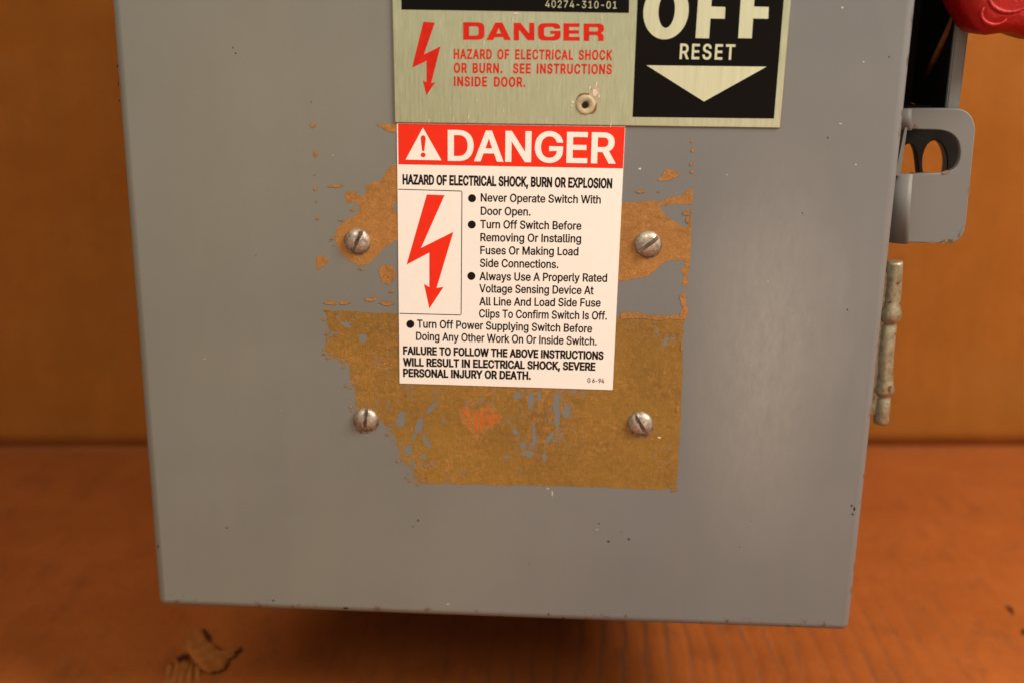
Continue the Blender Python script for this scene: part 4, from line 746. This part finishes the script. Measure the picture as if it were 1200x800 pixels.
plate('lightning_bolt', [xz([c1(p) for p in [(185, 103), (238, 107), (187, 257), (265, 218), (221, 391), (241, 386), (199, 447), (182, 379), (200, 387), (200, 286), (132, 318)]], Y1)], Y1, 0.0, M_redink, npl)
# eyelet where a rivet was drilled out
c = D(686, 123, YN)
plate('rivet_stain', [xz(rough_poly(blob(686.5, 122, 13.5, 13.0, 0, 14, 0.14), 0.4, 2), Y1)], Y1, 0.0, M_stain, npl)
plate('rivet_stain', [xz(rough_poly([(690, 112), (693, 103), (700, 98), (702, 108), (700, 118), (696, 124)], 0.6, 3), Y1)], Y1-0.00001, 0.0, M_dust, npl)
bm = bmesh.new(); seg = 28
prof = [(0.0031, 0.0), (0.0030, 0.0002), (0.0024, 0.00035), (0.0018, 0.00022), (0.00125, 0.0001), (0.0009, -0.0004)]
rings = [[bm.verts.new((c.x+r*(1+0.05*math.sin(3*t*2*math.pi/seg+k))*math.cos(2*math.pi*t/seg), YN-h_-0.00008, c.z+r*math.sin(2*math.pi*t/seg))) for t in range(seg)] for k, (r, h_) in enumerate(prof)]
for a, b in zip(rings, rings[1:]):
    for k in range(seg): bm.faces.new((a[k], a[(k+1) % seg], b[(k+1) % seg], b[k]))
bm_link('rivet_eyelet', bm, M_dust, npl, True)
bm = bmesh.new(); poly_into(bm, [[(c.x+0.0010*math.cos(t/12*2*math.pi), c.z+0.0010*math.sin(t/12*2*math.pi)) for t in range(12)]], YN-0.0004); bm_link('rivet_hole', bm, M_dark, npl)
bm = bmesh.new()
for a, b, rx, ry in [(697, 108, 2.4, 5), (699, 99, 1, 4), (691, 103, 1, 3), (671, 120, 1.8, 1.6), (670, 124, 1, 1), (702, 113, 1, 2), (605, 16, 5, 0.8), (601, 22, 0.5, 6), (549, 138, 0.5, 5), (531, 140, 0.4, 3), (567, 51, 0.6, 5), (559, 118, 0.6, 2), (640, 141, 0.5, 4), (716, 146, 0.6, 4), (705, 20, 0.4, 4), (503, 142, 0.4, 3), (590, 130, 0.4, 3)]:
    poly_into(bm, [xz(blob(a, b, rx, ry, 0.15, 7), Y1)], Y2)
o = bm_link('scratch_marks', bm, M_pale, npl); o['kind'] = 'stuff'

# ------------------------------------------------------------------ warning sticker
YS = -0.00022
stk = plate('warning_sticker', [xz([(465, 144.6), (732.8, 148.4), (718, 456.6), (468.3, 448.8)], YS)], YS, 0.00018, M_white, R)
Y1 = YS-0.00004; Y2 = YS-0.00008
plate('red_header', [xz([(466.4, 145.2), (732.4, 149.0), (730, 197.6), (467.0, 192.8)], Y1)], Y1, 0.0, M_red, stk)
bm = bmesh.new()
poly_into(bm, [xz([(495.6, 149.8), (517.4, 188.2), (475.3, 187.4)], Y2), xz([(495.8, 158.6), (498.2, 160), (498.9, 163), (497.2, 177.4), (494.6, 177.4), (492.9, 163), (493.5, 160)], Y2), xz(ell(495.8, 181.9, 2.9, 2.9, 20), Y2)], Y2)
bm_link('warning_triangle', bm, M_white, stk)
bm = bmesh.new(); text_into(bm, "DANGER", 524.7, 188.8, 721.6, 192.2, 36.3, 15, Y2, 1, 0); bm_link('danger_lettering', bm, M_white, stk)
bm = bmesh.new()
for s, x0, y0, x1, y1, cap, off in [
    ("HAZARD OF ELECTRICAL SHOCK, BURN OR EXPLOSION", 471.8, 216.4, 717.3, 221.2, 12.0, 31),
    ("FAILURE TO FOLLOW THE ABOVE INSTRUCTIONS", 472.4, 415.2, 707.2, 421.3, 9.9, 31),
    ("WILL RESULT IN ELECTRICAL SHOCK, SEVERE", 472.2, 428.7, 697.6, 434.2, 9.9, 31),
    ("PERSONAL INJURY OR DEATH.", 472.4, 441.3, 622.0, 444.6, 9.9, 31),
    ("Never Operate Switch With", 563.3, 236.4, 704.0, 238.9, 9.7, 14), ("Door Open.", 563.3, 252.0, 621.8, 253.0, 9.7, 14),
    ("Turn Off Switch Before", 562.8, 267.6, 681.2, 269.6, 9.7, 14), ("Removing Or Installing", 562.9, 283.0, 681.0, 284.6, 9.7, 14),
    ("Fuses Or Making Load", 562.8, 298.1, 677.8, 299.6, 9.7, 14), ("Side Connections.", 562.4, 313.0, 654.3, 314.6, 9.7, 14),
    ("Always Use A Properly Rated", 561.8, 328.6, 711.4, 330.6, 9.7, 14), ("Voltage Sensing Device At", 561.6, 342.8, 695.6, 345.2, 9.7, 14),
    ("All Line And Load Side Fuse", 561.6, 358.0, 703.8, 359.7, 9.7, 14), ("Clips To Confirm Switch Is Off.", 561.4, 372.2, 711.2, 374.8, 9.7, 14),
    ("Turn Off Power Supplying Switch Before", 488.8, 384.0, 693.8, 389.8, 9.6, 14), ("Doing Any Other Work On Or Inside Switch.", 487.6, 398.4, 699.2, 404.6, 9.6, 14),
    ("G 6-94", 688.2, 447.8, 707.8, 448.6, 5.4, 12)]:
    text_into(bm, s, x0, y0, x1, y1, cap, off, Y1, 1, 14 if off > 20 else 2)
bm_link('black_lettering', bm, M_ink, stk)
for a, b in ((553.2, 232.6), (552.9, 263.4), (552.4, 323.6), (480.9, 379.8)):
    plate('bullet_dot', [xz(ell(a, b, 4.7, 4.7, 24), Y1)], Y1, 0.0, M_ink, stk)
bm = bmesh.new()
def rule(p, q, wpx=0.9):
    d = Vector(q)-Vector(p); nn = Vector((-d.y, d.x)).normalized()*wpx/2
    poly_into(bm, [xz([tuple(Vector(p)+nn), tuple(Vector(q)+nn), tuple(Vector(q)-nn), tuple(Vector(p)-nn)], Y1)], Y1)
rule((466.5, 222.0), (541.2, 224.2)); rule((541.4, 224.7), (540.4, 368.4)); rule((468.2, 367.4), (540.2, 369.2))
bm_link('box_rule', bm, M_ink, stk)
plate('lightning_bolt', [xz([(500.2, 228.2), (521, 229), (493.4, 290.8), (531.3, 272.0), (511.6, 337.6), (519.8, 336.4), (503.2, 361.6), (497.0, 333.0), (503.2, 336.6), (503.2, 296.2), (476.6, 310.2)], Y1)], Y1, 0.0, M_red, stk)

# ------------------------------------------------------------------ screws
def screw_mesh(seed, wear, r=0.0041, hgt=0.0023, depth=0.0014, sw=0.00058):
    rnd = random.Random(seed)
    zs = sorted([-r*math.cos(math.pi*i/44) for i in range(45) if abs(r*math.cos(math.pi*i/44)) > sw+0.0002] + [-sw-0.00016, -sw-0.00005, -sw, -sw*0.5, 0, sw*0.5, sw, sw+0.00005, sw+0.00016])
    n = 48; V = []; Fc = []
    def ht(x, z):
        q = min(1, math.hypot(x, z)/r)
        h = 0.00035+(hgt-0.00035)*max(0, 1-q**2.8)**0.6
        w = sw*(1+wear*0.35*math.sin(x*1700+seed))
        if abs(z) <= w+1e-7: h = min(h, hgt-depth+0.0006*wear*max(0, math.sin(x*1100+seed*2)))
        elif wear and abs(z) < 0.0011: h -= wear*0.0003*max(0, math.sin(x*1200+seed*3+z*900))
        return h
    for z in zs:
        rx = math.sqrt(max(0, r*r-z*z))
        for i in range(n+1):
            x = rx*math.sin(math.pi/2*(2*i/n-1)); V.append((x, -ht(x, z), z))
    m = n+1
    for j in range(len(zs)-1):
        for i in range(n): Fc.append((j*m+i, j*m+i+1, (j+1)*m+i+1, (j+1)*m+i))
    rim = [i for i in range(m)] + [j*m+n for j in range(1, len(zs))] + [(len(zs)-1)*m+i for i in range(n-1, -1, -1)] + [j*m for j in range(len(zs)-2, 0, -1)]
    b0 = len(V)
    for k in rim: V.append((V[k][0], 0.0, V[k][2]))
    for k in range(len(rim)): q = (k+1) % len(rim); Fc.append((rim[k], b0+k, b0+q, rim[q]))
    bm = bmesh.new(); vv = [bm.verts.new(v) for v in V]
    for f in Fc:
        try: bm.faces.new([vv[i] for i in f])
        except ValueError: pass
    bmesh.ops.remove_doubles(bm, verts=bm.verts[:], dist=1e-6)
    bmesh.ops.recalc_face_normals(bm, faces=bm.faces[:])
    me = bpy.data.meshes.new('screw'); bm.to_mesh(me); bm.free(); me.materials.append(M_steel); me.materials.append(M_slot)
    for p in me.polygons:
        if abs(p.center.z) < sw*1.12 and p.center.y > -(hgt-depth)-0.0005 or (abs(abs(p.center.z)-sw) < 0.0001 and abs(p.center.x) < r*0.93): p.material_index = 1
    return me
for i, ((a, b), ang, sc, wear, lab) in enumerate((((418.5, 283), 66, 1.0, 0.45, 'slotted screw with a chewed slot, upper left'), ((759.5, 286.5), 38, 1.03, 0.0, 'slotted screw with a clean slanting slot, upper right'),
                        ((428.5, 491.5), 84, 0.97, 0.5, 'slotted screw with a worn upright slot, lower left'), ((750.8, 496.5), -58, 1.0, 0.15, 'slotted screw with slot tilting down to the right, lower right'))):
    p = D(a, b, -0.0012)
    o = bpy.data.objects.new('screw', screw_mesh(i+2, wear)); COL.objects.link(o); o.parent = R; o.location = Vector((p.x, 0, p.z)) - BASE
    o.rotation_euler = (0, -math.radians(ang), 0); o.scale = (sc, 1, sc); o['label'] = lab
    plate('screw_stain', [xz(rough_poly(blob(a, b+1.2, 15.4*sc, 15.4*sc, 0, 16, 0.06), 0.4, 2))], -0.00010, 0.0, M_chip, door)

# ------------------------------------------------------------------ padlock bracket on the right side
YB = 0.024; TH = 0.0026
def P(a, b, y=YB): q = D(a, b, y); return (q.x, q.z)
def arc(p, c, q, n=8):            # quadratic corner
    return [((1-t)**2*p[0]+2*t*(1-t)*c[0]+t*t*q[0], (1-t)**2*p[1]+2*t*(1-t)*c[1]+t*t*q[1]) for t in [i/n for i in range(n+1)]]
outer = [(1066, 127)] + arc((1120, 127.5), (1141, 128), (1143, 152)) + arc((1132, 262), (1130, 284), (1112, 285.5)) + [(1062, 284.5), (1068, 203.6)] + arc((1100, 203.4), (1125.5, 203), (1125.5, 178), 9) + arc((1125, 174), (1123, 153), (1096, 152.4), 9) + [(1067, 151.8)]
# open "C" plate: arms at top and bottom joined on the right
pts = [P(a, b) for a, b in outer]
br = plate('padlock_bracket', [pts], YB, TH, M_paint2, R, 0.0004)
def bend(bm, p_top, p_bot, y=YB, r=0.006, n=8):   # rounded fold running back from the arm into the box side
    T, Bq = D(*p_top, y), D(*p_bot, y)
    rows = []
    for k in range(n+1):
        t = k/n*math.pi/2
        off = Vector((-r*math.sin(t), r*(1-math.cos(t)), 0))
        rows.append((T+off, Bq+off))
    rows.append((T+Vector((-r, r+0.02, 0)), Bq+Vector((-r, r+0.02, 0))))
    prev = None
    for a, b in rows:
        cur = (bm.verts.new(a), bm.verts.new(b))
        if prev: bm.faces.new((prev[0], cur[0], cur[1], prev[1]))
        prev = cur
bm = bmesh.new(); bend(bm, (1066.5, 127), (1067, 151.8)); bend(bm, (1068, 203.6), (1062.5, 284.5))
bmesh.ops.recalc_face_normals(bm, faces=bm.faces[:]); bmesh.ops.solidify(bm, geom=bm.faces[:], thickness=TH)
bm_link('bracket_fold', bm, M_paint2, br, True)
bm = bmesh.new()                                   # narrow lit strip beside the opening
q = [D(1060.5, 150, 0.021), D(1063.4, 150, 0.021), D(1054.8, 206, 0.021), D(1049, 206, 0.021)]
f0 = [bm.verts.new(v) for v in q]; f1 = [bm.verts.new(v+Vector((0, 0.004, 0))) for v in q]
bm.faces.new(f0); bm.faces.new(f1[::-1])
for i in range(4): bm.faces.new((f0[i], f0[(i+1) % 4], f1[(i+1) % 4], f1[i]))
bm_link('bracket_web', bm, M_paint2, br)
bm = bmesh.new()                                   # chipped lower corner
poly_into(bm, [[P(a, b, YB-0.0003) for a, b in rough_poly([(1102, 283), (1110, 280), (1118, 281), (1112, 286), (1104, 286.5)], 0.4, 2)]], YB-0.0003)
poly_into(bm, [[P(a, b, YB-0.0003) for a, b in rough_poly([(1071, 150.5), (1073, 145), (1076, 146), (1075, 150.5)], 0.4, 2)]], YB-0.0003)
for q in ([(1138.4, 206), (1139.2, 206), (1137, 226), (1136.4, 226)], [(1129, 268), (1131, 264), (1127, 275), (1124, 279)], [(1085, 283.6), (1094, 283.0), (1097, 285), (1086, 285)], [(1104, 201.5), (1111, 199.5), (1114, 201), (1106, 204)]):
    poly_into(bm, [[P(a, b, YB-0.0003) for a, b in rough_poly(q, 0.4, 2)]], YB-0.0003)
bm_link('bracket_chips', bm, M_chip, br)['kind'] = 'stuff'
# inner hasp plate behind it, with an oval padlock hole
YI = 0.044
def PI_(a, b): q = D(a, b, YI); return (q.x, q.z)
hole = [PI_(a, b) for a, b in ell(1095.5, 192, 15.0, 27.5, 32)]
out2 = [(1040, 124), (1124, 124), (1124, 240), (1082, 240), (1078, 215), (1075.5, 190)] + arc((1074, 180), (1070, 163), (1059, 172), 6) + [(1052, 215), (1040, 215)]
inner = plate('inner_hasp', [[PI_(a, b) for a, b in out2], hole], YI, 0.005, M_black_shade, R, 0.0003)  # plate lies in shade, painted in by the near-black colour
rim = bmesh.new(); k = len(hole)
hv = [PI_(a, b) for a, b in ell(1095.5, 192, 14.5, 27.0, 32)]
a0 = [rim.verts.new((x, YI+0.0004, z)) for x, z in hv]; a1 = [rim.verts.new((x, YI+0.0056, z)) for x, z in hv]
for i in range(k): rim.faces.new((a0[i], a0[(i+1) % k], a1[(i+1) % k], a1[i]))
bm_link('hole_rim', rim, M_paint2, inner, True)  # paler than its plate: the lit edge is put into the colour

# ------------------------------------------------------------------ handle channel above the bracket
YC = 0.027
t0, t1 = D(1137, 0, YC), D(1120, 128, YC); xs_ = (t0.x+t1.x)/2
bm = bmesh.new(); zb = t1.z-0.002
box(bm, (xs_-0.0034, YC, zb), (xs_+0.0010, YC+0.0025, H-0.03))
bmesh.ops.bevel(bm, geom=bm.edges[:], offset=0.0005, segments=2, affect='EDGES')
ch = bm_link('channel_flange', bm, M_paint2, R)
bm = bmesh.new(); box(bm, (xs_-0.0030, YC+0.0026, zb), (xs_+0.0006, 0.135, H-0.03)); bm_link('channel_side', bm, M_black_shade, ch)
bm = bmesh.new(); box(bm, (0.2385, 0.070, zb), (xs_-0.0032, 0.0725, H-0.03)); bm_link('channel_back', bm, M_black_shade, ch)
bm = bmesh.new(); box(bm, (0.2385, 0.0275, zb-0.0016), (xs_-0.0032, 0.1, zb)); bm_link('channel_floor', bm, M_black_shade, ch)
bm = bmesh.new()
p = [D(1150, -50, 0.024), D(1126, 0, 0.030), D(1110, 38, 0.036), D(1096, 68, 0.044), D(1084, 92, 0.056)]
tube(bm, p, [0.0011]*5, 12); bm_link('linkage_rod', bm, M_copper, ch, True)

# ------------------------------------------------------------------ red operating handle
YH = 0.004
ho = [(1126.5, -4), (1131, 8), (1135.5, 16), (1141, 25), (1146, 33.5), (1153, 39.6), (1161, 42.2), (1170, 41.2), (1180, 39.8), (1190, 39.4), (1198, 41.2), (1208, 45), (1222, 49), (1242, 46), (1256, 30), (1264, -10), (1262, -110), (1240, -150), (1160, -150), (1130, -110), (1122, -50)]
hm = curve_mesh([xz(ho, YH)], 0.026, 0.0055)
for v in hm.vertices: v.co = Vector((v.co.x, YH+0.013-v.co.z, v.co.y))
hd = link('operating_handle', hm, M_redpl, R, None, True)
bm = bmesh.new()
cc = D(1166, 20, YH)
for (dx, dz, rr_, tt, sq) in ((0, 0.001, 0.0042, 0.0007, 0.8), (0.004, 0.006, 0.0065, 0.0008, 0.7)):
    pp = [cc+Vector((dx+rr_*math.cos(t), 0.0002, dz+sq*rr_*math.sin(t))) for t in [math.radians(150+k*15) for k in range(13)]]
    tube(bm, pp, [tt*(0.35+0.65*math.sin(math.pi*(k+0.5)/13)) for k in range(13)], 12)
bm_link('grip_ridge', bm, M_redpl, hd, True)
bm = bmesh.new()
a = D(1205, -60, 0.02)
box(bm, (xs_-0.004, 0.030, a.z), (a.x, 0.037, a.z+0.016)); bmesh.ops.bevel(bm, geom=bm.edges[:], offset=0.001, segments=2, affect='EDGES')
bm_link('handle_lever', bm, M_black_shade, hd)

# ------------------------------------------------------------------ hinge barrel on the door's right edge
YG = 0.013
pT, pB = D(1048.5, 306, YG), D(1031.5, 496, YG); ax = pB-pT
prof = [(0, .0020), (.003, .0026), (.02, .0028), (.16, .0028), (.26, .0029), (.30, .0037), (.335, .0038), (.36, .0030), (.37, .0022), (.385, .0027), (.55, .0028), (.68, .0028), (.74, .0031), (.785, .0037), (.81, .0029), (.82, .0021), (.835, .0026), (.98, .0027), (.995, .0024), (1, .0018)]
bm = bmesh.new(); tube(bm, [pT+ax*t+Vector((0.0003*math.sin(t*9), 0, 0)) for t, r in prof], [r for t, r in prof], 24)
hg = bm_link('hinge_barrel', bm, M_zinc, R, True)
bm = bmesh.new(); box(bm, (W-0.001, YG-0.0010, pB.z+0.004), ((pT.x+pB.x)/2, YG+0.0010, pT.z-0.004)); bm_link('hinge_leaf', bm, M_zinc, hg)
